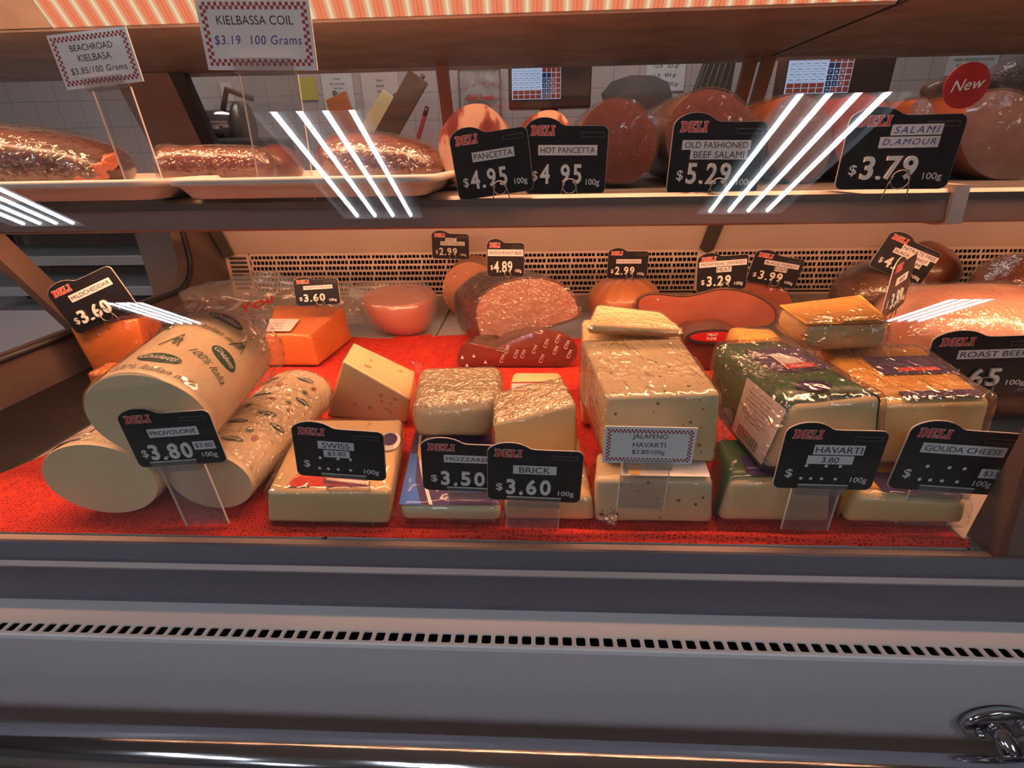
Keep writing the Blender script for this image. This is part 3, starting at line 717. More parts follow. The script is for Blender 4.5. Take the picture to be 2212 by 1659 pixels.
def deli_letters(fn, cx, cz, w, h, d=0.0):
    bm = BM(); kx, kz = w / 30.4, h / 10
    lf = [0.0]                            # each stroke lies a hair above the one before
    P = lambda u, v: bm.verts.new(fn(cx + (u - 15.2) * kx + (v - 5) * kx * 0.06, cz + (v - 5) * kz, lf[0]))
    for q in DELI_PARTS:
        lf[0] += 0.000014
        if q[0] == 'r':
            _, a, b, c, e = q; bm.faces.new([P(a - d, b - d), P(c + d, b - d), P(c + d, e + d), P(a - d, e + d)])
        else:
            _, x, y, RX, RZ, rx, rz = q; prev = None
            for i in range(15):
                an = -math.pi / 2 + math.pi * i / 14
                o = P(x + (RX + d) * math.cos(an), y + (RZ + d) * math.sin(an)); n_ = P(x + max(0.1, rx - d) * math.cos(an), y + (rz - d) * math.sin(an))
                if prev: bm.faces.new((prev[1], prev[0], o, n_))
                prev = (o, n_)
    return bm
def sign_outline(w, a, g=0.0):
    """rounded plate with a hump over its upper corner; w wide, a = height/width"""
    k = w; s = a / 0.85; pts = []
    def cor(cx, cz, r, a0, a1):
        for i in range(6):
            t = math.radians(a0 + (a1 - a0) * i / 5); pts.append((cx + r * math.cos(t), cz + r * math.sin(t)))
    cor(-0.5 + 0.07, -0.425 + 0.07, 0.07, 180, 270); cor(0.5 - 0.07, -0.425 + 0.07, 0.07, 270, 360); cor(0.5 - 0.075, 0.335 - 0.075, 0.075, 0, 90)
    for (x, z) in ((0.05, 0.335), (-0.02, 0.338), (-0.06, 0.352), (-0.10, 0.380), (-0.15, 0.405), (-0.21, 0.421), (-0.27, 0.425), (-0.33, 0.420), (-0.39, 0.402), (-0.44, 0.375), (-0.475, 0.345), (-0.495, 0.31), (-0.5, 0.28)):
        pts.append((x, z))
    return [((x * (1 + 2 * g)) * k, 0, (z * (1 + 2 * g)) * k * s) for x, z in pts]
def place(name, label, px, py, Y, wpx, roll, yaw, lean, cat='price sign', group=None):
    P = at(px, py, Y); w = wpx * depth(P) / F_PX
    t = thing(name, label, cat, P, group, (math.radians(lean), math.radians(roll), math.radians(yaw)))
    return t, w, P
def wire_clip(t, w, a, x=0.06, legs=0.10):
    z0 = -a / 2 * w
    c = Vector((x * w, -0.0035, z0 + 0.085 * w)); r = 0.085 * w
    ring = [c + Vector((r * math.cos(u), 0, r * math.sin(u))) for u in [2 * math.pi * i / 20 for i in range(20)]]
    bm = tube(ring, 0.0006, 6, closed=True)
    for s in (-1, 1):
        tube([c + Vector((s * r * 0.75, 0.0, r * 0.4)), c + Vector((s * r * 1.1, 0.001, -r * 0.5)), c + Vector((s * r * 1.35, 0.003, -0.085 * w - legs * w))], 0.0006, 6, bm=bm)
    obj('wire_clip', bm, M['wire'], t, True, local=True)
def acrylic_stand(t, w, a, drop, sw=0.5, x=0.0):
    """clear stand: a plate from behind the card down to the deck, with a folded lip in front of the card"""
    z0 = -a / 2 * w; h = sw * w / 2
    bm = BM(); add_box(bm, (x * w - h, 0.0016, z0 - drop), (x * w + h, 0.0032, z0 + 0.10 * w)); add_box(bm, (x * w - h, -0.0042, z0 - 0.004), (x * w + h, 0.0016, z0 - 0.0025)); add_box(bm, (x * w - h, -0.0056, z0 - 0.004), (x * w + h, -0.0044, z0 + 0.085 * w))
    s = obj('acrylic_stand', bm, M['acrylic'], t, local=True)
    bm = BM()
    for sx in (-1, 1): add_box(bm, (x * w + sx * h - 0.0003, 0.0014, z0 - drop), (x * w + sx * h + 0.0003, 0.0034, z0 - 0.003))
    add_box(bm, (x * w - h, -0.0057, z0 + 0.084 * w), (x * w + h, -0.0043, z0 + 0.088 * w))
    obj('stand_edge_glint', bm, M['acrylic_edge_glint'], s, local=True)  # pale strips: the highlight lines along the clear edges, put into colour
def strip(t, fn, s, cx, cz, w, h, rot=0.0, tw=None, mat='ink', shear=0.0, spacing=1.0, th=0.72, bold=0.0):
    ca, sa = math.cos(rot), math.sin(rot)
    f2 = lambda u, v, l=0: fn(cx + u * ca - v * sa, cz + u * sa + v * ca, l)
    lab = obj('name_strip', poly_on(rect(-w / 2, -h / 2, w / 2, h / 2), f2), M['label_white'], t, local=True)
    f3 = lambda u, v, l=0: f2(u, v, l + 0.00025)
    obj('lettering', text_on(s, f3, w=tw or w * 0.92, h=h * th, shear=shear, spacing=spacing, bold=bold), M[mat], lab, local=True)
def price_sign(label, px, py, Y, wpx, strips, price=None, roll=0, yaw=0, lean=0, a=0.85, base=None, drop=0.0, dots=False, extra=None, dig=0.225, sx=0.0, ssw=0.5, unit=True, px0=-0.07):
    t, w, P = place('price_sign', label, px, py, Y, wpx, roll, yaw, lean)
    s = a / 0.85
    back = prism(sign_outline(w, a, 0.006), 0.0, 0.0012); obj('sign_panel', back, M['sign_edge'], t, local=True)
    obj('sign_face', prism(sign_outline(w, a), -0.0006, 0.0), M['sign_black'], t, local=True)
    fn = lambda u, v, l=0: Vector((u * w, -0.0008 - l, v * w * s))
    fu = lambda u, v, l=0: Vector((u * w, -0.0011 - l, v * w * s))
    hd = obj('heading', deli_letters(fn, -0.285, 0.285, 0.285, 0.105, 0.48), M['print_white'], t, local=True)
    obj('heading_letters', deli_letters(fu, -0.285, 0.285, 0.285, 0.105), M['red'], hd, local=True)
    bm = BM()
    for r_ in (rect(0.18, 0.262, 0.45, 0.268), rect(0.18, 0.215, 0.45, 0.219), rect(0.18, 0.215, 0.184, 0.268), rect(0.446, 0.215, 0.45, 0.268)): poly_on(r_, fn, bm)
    obj('slot_outline', bm, M['wire'], t, local=True)
    for st in strips: strip(t, fn, *st[:5], **(st[5] if len(st) > 5 else {}))
    obj('dollar_sign', text_on('$', fn, h=0.125, bold=0.012, cx=-0.375, cy=-0.225), M['print_white'], t, local=True)
    if unit: obj('unit_text', text_on('100g', fn, w=0.17, bold=0.012, cx=0.345, cy=-0.30), M['print_white'], t, local=True)
    if price:
        x = px0 - 0.18; fd = lambda u, v, l=0: Vector((u * w, -0.0009 - l, v * w * s))
        for ch in price:
            if ch == '.': obj('price_point', text_on('.', fd, h=0.04, bold=0.03, cx=x - 0.04, cy=-0.20 - dig / 2 + 0.02, ext=0.06, zscale=w), M['digit'], t, local=True); x += 0.07; continue
            if ch == ' ': x += 0.10; continue
            fx = lambda u, v, l=0, x=x: fd(x + (u - x) * 0.80, v, l)
            obj('price_digit', text_on(ch, fx, h=dig, bold=0.022, cx=x, cy=-0.20, ext=0.03, zscale=w), M['digit'], t, local=True); x += 0.150
    if dots:
        bm = BM()
        for (u, v) in ((-0.22, -0.115), (-0.02, -0.115), (0.12, -0.115), (-0.24, -0.285), (-0.14, -0.285), (-0.03, -0.285), (0.11, -0.285)):
            poly_on(ellipse_pts(u, v, 0.018, 0.018 / s, 12), fn, bm)
        obj('peg_hole', bm, M['print_white'], t, local=True)
    if extra: extra(t, fn, w)
    if base == 'clip': wire_clip(t, w, a)
    elif base == 'acrylic': acrylic_stand(t, w, a, P.z - a * w / 2 - (DECK + 0.0050), ssw, sx)
    return t
def checked_card(label, px, py, Y, wpx, a, lines, roll=0, yaw=0, lean=0, drop=0.05, sw=0.6, sx=0.0, nx=36):
    t, w, P = place('checked_price_card', label, px, py, Y, wpx, roll, yaw, lean)
    h = a * w
    obj('card', box((-w / 2, -0.0006, -h / 2), (w / 2, 0.0006, h / 2)), M['card_white'], t, local=True)
    fn = lambda u, v, l=0: Vector((u * w, -0.0008 - l, v * w))
    q = 0.94 / nx; bm = BM(); rows = round((a - 0.06) / q); ztop = rows * q / 2
    for i in range(nx):
        for j in range(rows):
            edge = min(i, nx - 1 - i, j, rows - 1 - j)
            if edge < 2 and (i + j) % 2 == 0: poly_on(rect(-0.47 + i * q, -ztop + j * q, -0.47 + (i + 1) * q, -ztop + (j + 1) * q), fn, bm)
    obj('checked_border', bm, M['check_red'], t, local=True)
    for (s, v, tw, th, mat, kw) in lines: obj('lettering', text_on(s, fn, w=tw, h=th, cy=v, **kw), M[mat], t, local=True)
    acrylic_stand(t, w, a, drop, sw, sx)
    return t
UPY = 0.562
S1 = {'th': 0.70}
price_sign('black price sign for pancetta at 4.95, tilted, clipped to the upper shelf', 1062, 347, 0.548, 166, [('PANCETTA', 0.03, 0.07, 0.55, 0.115, S1)], '4.95', roll=-7, base='clip')
price_sign('black price sign for hot pancetta at 4.95, tucked behind the pancetta sign', 1222, 338, 0.556, 176, [('HOT PANCETTA', 0.02, 0.07, 0.72, 0.115, S1)], '4 95', roll=1, base='clip')
price_sign('black price sign for old fashioned beef salami on the upper shelf', 1548, 334, 0.553, 196, [('OLD FASHIONED', -0.02, 0.10, 0.74, 0.10, S1), ('BEEF SALAMI', 0.02, 0.0, 0.62, 0.10, S1)], '5.29', roll=1, base='clip', a=0.82)
def new_badge(t, fn, w):
    b = obj('round_badge', prism([(0.42 * w + 0.185 * w * math.cos(u), 0, 0.51 * w + 0.185 * w * math.sin(u)) for u in [2 * math.pi * i / 40 for i in range(40)]], 0.0016, 0.0026), M['red_deep'], t, local=True, label='round red badge')
    obj('badge_lettering', text_on('New', lambda u, v, l=0: Vector((u * w, 0.0014 - l, v * w)), w=0.27, shear=0.35, bold=0.006, cx=0.43, cy=0.52, rot=0.12), M['card_white'], b, local=True)
price_sign("black price sign for salami d'amour with a round red New badge", 1944, 321, 0.545, 226, [('SALAMI', 0.10, 0.19, 0.44, 0.11, dict(th=0.62, mat='ink_blue', shear=0.2, spacing=1.25)), ('D,AMOUR', 0.06, 0.065, 0.52, 0.115, dict(th=0.62, mat='ink_blue', shear=0.2, spacing=1.25))], '3.79', roll=0, yaw=-6, base='clip', a=0.72, extra=new_badge, dig=0.25)
K = {'th': 0.74}
price_sign('small black price sign for hot mortadella standing in front of the air grille', 973, 529, 1.155, 80, [('HOT', 0.02, 0.16, 0.30, 0.10, K), ('MORTADELLA', 0.06, 0.045, 0.66, 0.12, K)], '2.99', roll=2, base='clip', a=0.74)
price_sign('small tall black price sign for angus roast beef, stuck into the cut roast', 1092, 557, 0.912, 80, [('ANGUS ROAST BEEF', 0.0, 0.115, 0.96, 0.15, dict(th=0.55))], '4.89', roll=1, base='clip', a=1.0, dig=0.26)
price_sign('small black price sign for mortadella standing on the tied round sausage', 1356, 569, 0.99, 86, [('MORTADELLA', 0.02, 0.06, 0.62, 0.12, K)], '2.99', roll=0.5, base='clip', a=0.75)
price_sign('black price sign for smoked meat at 3.29 stuck in the dark smoked brisket', 1560, 586, 0.892, 106, [('MONTREAL SMOKED', 0.0, 0.175, 0.94, 0.125, K), ('MEAT', 0.03, 0.04, 0.30, 0.115, K)], '3.29', roll=-4, base='clip', a=0.78)
price_sign('black price sign for black forest ham at 3.99, tilted beside the smoked meat sign', 1676, 581, 1.0, 108, [('BLACK FOREST', 0.08, 0.13, 0.70, 0.12, K), ('HAM', 0.10, 0.0, 0.26, 0.11, K)], '3.99', roll=10, base='clip', a=0.66)
price_sign('black price sign for nitrate free ham, strongly tilted on the dark ham', 1958, 557, 0.95, 128, [('NITRATE FREE', 0.16, 0.17, 0.68, 0.115, K), ('BLACK FOREST', 0.06, 0.055, 0.68, 0.115, K), ('HAM', 0.16, -0.06, 0.3, 0.115, K)], '4.29', roll=21, base='clip', a=0.66)
price_sign('black price sign seen almost edge-on between the gouda piece and the pink ham', 1944, 612, 0.735, 150, [('HAM', 0.0, 0.07, 0.5, 0.115, K)], '3.99', roll=-4, yaw=43, lean=0, base='clip', a=0.86)
price_sign('black price sign for mild cheddar at 3.60, tilted on the orange cheddar block', 197, 645, 0.735, 172, [('MILDCHEDDAR', 0.07, 0.12, 0.66, 0.12, S1)], '3.60', roll=-21, base='clip', a=0.64)
price_sign('small black price sign for medium cheddar on the orange block beside the bag', 684, 628, 0.85, 98, [('MEDIUM CHEDDAR', 0.04, 0.10, 0.66, 0.115, K)], '3.60', roll=-3, lean=-12, base='clip', a=0.62)
S2 = {'th': 0.68}
def sticker(s, u, v, w_, h_, rot=0):
    return lambda t, fn, w: strip(t, lambda a_, b_, l=0: fn(a_, b_, l + 0.004), s, u, v, w_, h_, rot, th=0.6)
price_sign('black price sign for provolone at 3.80 on a clear stand before the logs', 371, 943, 0.386, 204, [('PROVOLONE', 0.04, 0.07, 0.56, 0.125, S2)], '3.80', roll=-5, base='acrylic', drop=0.040, a=0.70, extra=sticker('$3.80', 0.36, -0.12, 0.24, 0.12), sx=-0.05, ssw=0.52)
price_sign('black price sign for swiss with a printed 3.80 strip and empty peg holes', 733, 975, 0.392, 196, [('SWISS', -0.03, 0.09, 0.40, 0.12, S2), ('$3.80', -0.03, -0.04, 0.29, 0.11, S2)], None, roll=4, base='acrylic', drop=0.032, a=0.70, dots=True, sx=0.05)
price_sign('black price sign for mozzarella at 3.50, partly behind the brick sign', 1012, 1006, 0.398, 202, [('MOZZARELLA', 0.05, 0.11, 0.62, 0.12, S2)], '3.50', roll=2, base='acrylic', drop=0.028, a=0.66, sx=0.02)
price_sign('black price sign for brick cheese at 3.60 on a clear stand', 1155, 1022, 0.388, 203, [('BRICK', 0.0, 0.05, 0.46, 0.125, S2)], '3.60', roll=2, base='acrylic', drop=0.030, a=0.72, sx=0.0, ssw=0.58)
price_sign('black price sign for havarti with a 3.80 strip and empty peg holes', 1794, 987, 0.392, 212, [('HAVARTI', 0.06, 0.095, 0.50, 0.125, S2), ('3.80', 0.0, -0.035, 0.46, 0.11, S2)], None, roll=1, base='acrylic', drop=0.032, a=0.78, dots=True, sx=-0.03)
price_sign('black price sign for gouda cheese beside the glass post', 2064, 990, 0.402, 234, [('GOUDA CHEESE', 0.03, 0.11, 0.76, 0.12, S2)], None, roll=4, base='acrylic', drop=0.030, a=0.74, dots=True, extra=sticker('$3.80', 0.36, -0.13, 0.26, 0.115), sx=0.0)
price_sign('black price sign for roast beef at 4.65 in front of the pink ham', 2124, 782, 0.60, 236, [('ROAST BEEF', 0.06, 0.11, 0.62, 0.12, S2)], '4.65', roll=-2, base='clip', a=0.62, dig=0.24)
checked_card('white card with red checked border for kielbassa coil on a clear stand', 556, 75, 0.535, 246, 0.535,
             [('KIELBASSA COIL', 0.105, 0.68, 0.085, 'ink', {}), ('$3.19  100 Grams', -0.045, 0.78, 0.085, 'ink_blue', dict(shear=0.15, spacing=1.12))], roll=1.5, drop=0.112, sw=0.54, sx=0.03)
checked_card('smaller white card with red checked border for beachroad kielbasa on a clear stand', 207, 127, 0.535, 180, 0.56,
             [('BEACHROAD', 0.125, 0.54, 0.085, 'ink', {}), ('KIELBASA', 0.02, 0.42, 0.085, 'ink', {}), ('$3.85/100 Grams', -0.11, 0.72, 0.085, 'ink', dict(shear=0.1, spacing=1.1))], roll=-4, drop=0.090, sw=0.50, sx=0.04)
checked_card('white card with red checked border for jalapeno havarti before the speckled cheese blocks', 1402, 962, 0.388, 194, 0.47,
             [('JALAPENO', 0.11, 0.44, 0.075, 'ink', {}), ('HAVARTI', 0.01, 0.36, 0.075, 'ink', {}), ('$3.80/100g', -0.09, 0.43, 0.075, 'ink', {})], roll=1, drop=0.052, sw=0.55, sx=0.0, nx=44)
# ------------------------------------------------------------------ red netting cloth over the deck
def cloth_z(x, y):
    z = DECK + 0.0010 + 0.0008 * noise.noise((x * 9, y * 9, 0.3))
    w = lambda c, s: math.exp(-((y - c) / s) ** 2)
    r = 0.5 + 0.5 * math.tanh((x + 0.08) / 0.05)
    cz = 0.3815 + 0.0010 * math.sin(x * 9) + 0.001 * noise.noise((x * 6, 1.5, 0))
    z += (0.0085 * r + 0.0012) * w(cz, 0.0028) * (0.75 + 0.5 * noise.noise((x * 5, 4.2, 0)))
    z += 0.0070 * (0.5 + 0.5 * math.tanh((x + 0.30) / 0.06)) * w(0.3880 + 0.0012 * math.sin(x * 11 + 1), 0.0026) * (0.6 + noise.noise((x * 8, 9.2, 0)))
    z += 0.0012 * max(0, noise.noise((x * 30 + y * 50, y * 20, 2.2)))
    if y > 0.86: z += 0.0015 * max(0, noise.noise((x * 12, y * 14, 5)) + 0.2)
    return z
bm = BM(); nx, ny = 230, 130; g = []
for j in range(ny + 1):
    v = j / ny; row = []
    for i in range(nx + 1):
        u = i / nx
        yb = 0.965 + 0.012 * math.sin(u * 17) + (0.015 if 0.28 < u < 0.36 else 0)
        y = 0.3768 + (yb - 0.3768) * (v ** 1.9)
        xl = -0.648 + 0.09 * min(1, max(0, (y - 0.44) / 0.2)) ** 1.0 if y < 0.62 else -0.558 + 0.02 * (y - 0.62)
        xr = 0.394
        x = xl + (xr - xl) * u
        row.append(bm.verts.new((x, y, cloth_z(x, y))))
    g.append(row)
for j in range(ny):
    for i in range(nx): bm.faces.new((g[j][i], g[j][i + 1], g[j + 1][i + 1], g[j + 1][i]))
cl = obj('netting_cloth', bm, M['net'], None, True)
tag(cl, 'red open netting cloth spread under the cheeses', 'cloth')
BASE = DECK + 0.0050

# ------------------------------------------------------------------ cheeses: round logs
class Log:
    def __init__(s, c0, c1, rx, rz):
        s.a, s.b = Vector(c0), Vector(c1); s.rx, s.rz = rx, rz
        s.t = (s.b - s.a).normalized(); s.s = s.t.cross(Vector((0, 0, 1))).normalized(); s.u = s.s.cross(s.t)
    def p(s, u, ang, k=1.0):                  # u 0..1 along, ang 0 = towards +x side, 90 = top
        a = math.radians(ang)
        return s.a + (s.b - s.a) * u + s.s * (math.cos(a) * s.rx * k) + s.u * (math.sin(a) * s.rz * k)
    def rings(s, prof, n=48, extra=0.0):
        return [[s.p(u, 360 * k / n, kk) + (s.p(u, 360 * k / n, kk) - (s.a + (s.b - s.a) * u)).normalized() * extra for k in range(n)] for u, kk in prof]
    def fn(s, lift=0.0012):                   # surface for lettering: u along x = angle (degrees/100), v = along (0..1)
        return lambda a, v, l=0: s.p(v, a * 100, 1.0) + (s.p(v, a * 100) - (s.a + (s.b - s.a) * v)).normalized() * (lift + l)
def cheese_log(label, c0, c1, rx, rz, prints, film='film', seed=0, flare=False):
    lg = Log(c0, c1, rx, rz)
    t = thing('cheese_log', label, 'cheese', (c0[0], c0[1], c0[2] - rz))
    obj('rind', loft(lg.rings([(0.0, 0.985), (0.012, 1.0), (0.3, 1.0), (0.7, 1.0), (0.95, 1.0), (0.985, 0.94), (1.0, 0.82)]), cap0=False), M['provolone'], t, True)
    obj('cut_face', disc_face(lg.rings([(0.0, 0.985)])[0], 0.001, -lg.t), M['provolone_cut'], t, True)
    prints(t, lg)
    b = loft(lg.rings([(0.02, 1.0), (0.06, 1.0), (0.12, 1.0), (0.2, 1), (0.28, 1.0), (0.36, 1), (0.44, 1), (0.52, 1.0), (0.6, 1), (0.68, 1), (0.76, 1.0), (0.84, 1), (0.93, 1.0), (0.99, 0.95), (1.03, 0.8)], 72, 0.0020), cap0=False, cap1=True)
    wobble(b, 0.0014, 55, seed); zm = c0[2] - rz - 0.0004
    for v in b.verts: v.co.z = max(v.co.z, zm)
    obj('plastic_wrap', b, M[film], t, True)
    if flare:                            # gathered film standing out round the far end
        b = loft(lg.rings([(0.80, 1.02), (0.88, 1.06), (0.95, 1.12), (1.02, 1.20), (1.05, 1.10), (1.06, 0.8)], 90, 0.0015), cap0=False, cap1=False)
        wobble(b, 0.005, 60, 9); obj('film_gather', wobble(b, 0.0025, 160, 4), M['film'], t, True)
    return t, lg
def brand_oval(t, lg, ang, v, w, h, rot=0.0, brand='Ghidetti', line=None):
    """dark green printed oval with pale script; w in hundredths of degrees"""
    f = lg.fn(0.0008); f2 = lg.fn(0.0014)
    L_ = (lg.b - lg.a).length; asp = lg.rx * math.radians(100) / L_      # metres of one angle unit / length unit
    def loc(fq): return lambda x, y, l=0: fq(ang / 100 - (x * math.cos(rot) - y * math.sin(rot)), v + (x * math.sin(rot) + y * math.cos(rot)) * asp, l)
    o = obj('printed_badge', disc_on(0, 0, w / 2, h / 2, loc(f)), M['green_print'], t)
    obj('badge_lettering', text_on(brand, loc(f2), w=w * 0.82, shear=0.3, bold=0.012), M['print_white'], o)
    if line: obj('printed_lettering', text_on(line, loc(f), w=w * 1.9, shear=0.3, cx=0, cy=-h * 1.1), M['green_print'], t)
def script(t, lg, ang, v, s, w, rot=0.0, mat='green_print'):
    f = lg.fn(0.0008); L_ = (lg.b - lg.a).length; asp = lg.rx * math.radians(100) / L_
    loc = lambda x, y, l=0: f(ang / 100 - (x * math.cos(rot) - y * math.sin(rot)), v + (x * math.sin(rot) + y * math.cos(rot)) * asp, l)
    obj('printed_lettering', text_on(s, loc, w=w, shear=0.35, bold=-0.006), M[mat], t)
def drops(t, lg, ang, v, k):
    """printed triangle with three milk drops, drawn in thin lines"""
    f = lg.fn(0.0011); L_ = (lg.b - lg.a).length; asp = lg.rx * math.radians(100) / L_
    loc = lambda x, y: f(ang / 100 - x * k, v + y * k * asp)
    bm = BM()
    for P in ([(-0.6, -0.4), (0.05, 0.75), (0.28, -0.4)],):
        tube([loc(*q) for q in P], 0.0005, 4, bm=bm)
    for (dx, dy) in ((-0.08, 0.25), (0.12, 0.25), (0.0, -0.05)):
        tube([loc(dx + 0.09 * math.cos(a), dy - 0.1 * math.sin(a) * (1.4 if math.sin(a) > 0 else 0.7)) for a in [i * math.pi / 5 for i in range(10)]], 0.0005, 4, closed=True, bm=bm)
    obj('printed_drops', bm, M['green_print'], t)
def ring_mark(t, lg, ang, v, k, mat):
    f = lg.fn(0.001); L_ = (lg.b - lg.a).length; asp = lg.rx * math.radians(100) / L_
    bm = BM()
    for r0, r1 in ((1.0, 0.72), (0.5, 0.0)):
        n = 18
        for i in range(n):
            a0, a1 = 2 * math.pi * i / n, 2 * math.pi * (i + 1) / n
            q = [f(ang / 100 - k * r * math.cos(a), v + k * asp * r * math.sin(a)) for r, a in ((r0, a0), (r0, a1), (r1, a1), (r1, a0))]
            if r1 == 0: q = q[:3]
            bm.faces.new([bm.verts.new(x) for x in q])
    obj('printed_ring', bm, M[mat], t)
def prints_big(t, lg):
    brand_oval(t, lg, 80, 0.22, 0.40, 0.15, 0.0); brand_oval(t, lg, 34, 0.47, 0.36, 0.17, -0.35); brand_oval(t, lg, 62, 0.88, 0.42, 0.14, -0.25)
    script(t, lg, 74, 0.09, '100% Italian milk', 0.78, -0.05); script(t, lg, 66, 0.70, '100% Italian milk', 0.74, -0.2); script(t, lg, 40, 0.33, '100% Italia', 0.5, -0.35); script(t, lg, 140, 0.10, 'milk', 0.22, 0.1)
    drops(t, lg, 82, 0.44, 0.20); drops(t, lg, 30, 0.66, 0.18); drops(t, lg, 112, 0.70, 0.20)
def prints_mid(t, lg):
    for (a, v) in ((70, 0.14), (35, 0.36), (62, 0.42), (36, 0.66), (60, 0.86), (88, 0.30), (100, 0.62), (118, 0.84)): brand_oval(t, lg, a, v, 0.27, 0.10, 0.15)
    for (a, v) in ((48, 0.20), (40, 0.52), (75, 0.56), (88, 0.74), (38, 0.82)): ring_mark(t, lg, a, v, 0.050, 'check_red')
    for (a, v) in ((62, 0.24), (52, 0.58), (98, 0.47), (44, 0.74)): ring_mark(t, lg, a, v, 0.050, 'green_print')
    for (a, v) in ((80, 0.20), (55, 0.31), (60, 0.72), (75, 0.95)): script(t, lg, a, v, 'Provolone Valpadana D.O.P. Dolce', 0.62, 0.12)
def prints_small(t, lg):
    f = lg.fn(0.0016)
    lb = obj('paper_label', grid_on(1.02, 0.07, 1.62, 0.62, f, 12, 4), M['paper_pink'], t, label='white printed paper label')
    f2 = lg.fn(0.0022); L_ = (lg.b - lg.a).length; asp = lg.rx * math.radians(100) / L_
    for (a, v, s, w) in ((136, 0.47, 'Product of Italy', 0.40), (136, 0.32, '4,760 kg', 0.40), (118, 0.15, '13537', 0.22)):
        loc = lambda x, y, l=0, a=a, v=v: f2(a / 100 - x, v + y * asp, l)
        obj('label_lettering', text_on(s, loc, w=w, bold=0.01), M['ink'], lb)
    ring_mark(t, lg, 82, 0.26, 0.075, 'green_print')
    script(t, lg, 28, 0.12, 'Il gusto. Provolone', 0.42, 0.2); script(t, lg, 20, 0.30, 'Valpadana', 0.35, 0.2)
def fc(px, py, Y): return at(px, py, Y)
c = at(229, 1068, 0.401); c.z = BASE + 0.0425
cheese_log('short provolone log with a white paper label, lowest before the other logs', c, c + Vector((0.000, 0.125, 0.002)), 0.0585, 0.0415, prints_small, seed=1)
c = at(460, 1062, 0.412); c.z = BASE + 0.035
cheese_log('provolone log printed with small green and red marks, behind the provolone sign', c, c + Vector((0.010, 0.205, 0.004)), 0.0450, 0.0345, prints_mid, 'film', seed=2)
c = at(322, 905, 0.394); d = at(476, 736, 0.530)
cheese_log('biggest provolone log with green ovals, lying on top of the other two logs', c, Vector((d.x, d.y, max(c.z + 0.004, d.z - 0.008))), 0.0565, 0.0475, prints_big, 'film_crease', seed=3, flare=True)

# ------------------------------------------------------------------ cheeses: blocks
def face_strip(t, name, fq, pts, mat, nudge=0.0):
    return obj(name, poly_on(pts, fq, lift=nudge), M[mat], t)
def block(name, label, cat, F, B, mat, bev=0.004, film='film', fseed=0, part='cheese', filmd=0.0022, famp=0.0016, ffreq=70, group=None, wob=0.0006):
    """F: front BL,BR,TR,TL; B: back BL,BR,TR,TL, in metres"""
    P = [Vector(p) for p in F + B]; c = sum(P, Vector()) / 8; lz = min(p.z for p in P)
    t = thing(name, label, cat, (c.x, c.y, lz), group)
    bm = hexm(P, bev, 3)
    bmesh.ops.subdivide_edges(bm, edges=[e for e in bm.edges if e.calc_length() > 0.02], cuts=4, use_grid_fill=True)
    obj(part, wobble(bm, wob, 45, fseed + 3), mat, t, True)
    if film: obj('plastic_wrap', film_hex(P, filmd, bev + 0.003, famp, ffreq, fseed), [M[film], M['film_smooth']], t, True)
    return t, P
def px_block(fb, ft, bt, zb, zt=None, Yf=None, zback=None, lean=0.0):
    """front bottom (L,R) px on height zb, front top (L,R) px straight above, back top (L,R) px at about the same height"""
    BL, BR = (atz(fb[0][0], fb[0][1], zb) if Yf is None else at(*fb[0], Yf)), (atz(fb[1][0], fb[1][1], zb) if Yf is None else at(*fb[1], Yf))
    ym = (BL.y + BR.y) / 2; BL.y = BR.y = ym
    BL, BR = at(*fb[0], ym), at(*fb[1], ym); BL.z = BR.z = zb
    TL, TR = at(*ft[0], ym + lean), at(*ft[1], ym + lean)
    zz = (TL.z + TR.z) / 2 if zback is None else zback
    KL, KR = atz(*bt[0], zz), atz(*bt[1], zz)
    return [BL, BR, TR, TL], [Vector((KL.x, KL.y, zb)), Vector((KR.x, KR.y, zb)), KR, KL]
def film_tail(t, q, seed, n=10):
    bm = grid_on(0, 0, 1, 1, quad_fn(q[3], q[2], q[1], q[0], 0), n, n)
    bmesh.ops.solidify(bm, geom=bm.faces[:], thickness=0.0006)
    obj('film_tail', wobble(wobble(bm, 0.006, 40, seed), 0.003, 110, seed + 1), M['film_streak'], t, True)
# jalapeno havarti
F, B = px_block(((1284, 1128), (1540, 1131)), ((1284, 1036), (1541, 1040)), ((1290, 975), (1520, 975)), BASE)
t, P = block('cheese_block', 'lower block of pepper speckled havarti, under the tall speckled block', 'cheese', F, B, M['jalapeno'], 0.005, 'film_smooth', 1)
f = quad_fn(P[3], P[2], P[6], P[7], 0.0045)
lb = obj('paper_label', grid_on(0.22, 0.02, 0.97, 0.50, f, 4, 2), M['paper'], t, label='printed white and yellow label')
obj('label_band', poly_on(rect(0.30, 0.04, 0.38, 0.48), quad_fn(P[3], P[2], P[6], P[7], 0.0052)), M['yellow'], lb)
bm = BM(); f2 = quad_fn(P[3], P[2], P[6], P[7], 0.0054)
for i, s in enumerate(('Calories 110', 'Fat / Lipides 9 g', 'Sodium 180 mg')): text_on(s, f2, w=0.16, h=0.10, bm=bm, cx=0.52, cy=0.40 - 0.15 * i); text_on('% valeur', f2, w=0.10, h=0.09, bm=bm, cx=0.80, cy=0.40 - 0.15 * i)
for k in range(9): poly_on(rect(0.24 + k * 0.005, 0.05, 0.242 + k * 0.005, 0.46), f2, bm)
obj('label_lettering', bm, M['ink'], lb)
zt = P[3].z + 0.004
F, B = px_block(((1308, 998), (1545, 1000)), ((1311, 858), (1557, 849)), ((1257, 737), (1470, 730)), zt)
film_tail(t, [at(1236, 1005, 0.435), at(1270, 1010, 0.425), at(1270, 1098, 0.408), at(1252, 1100, 0.414)], 5)
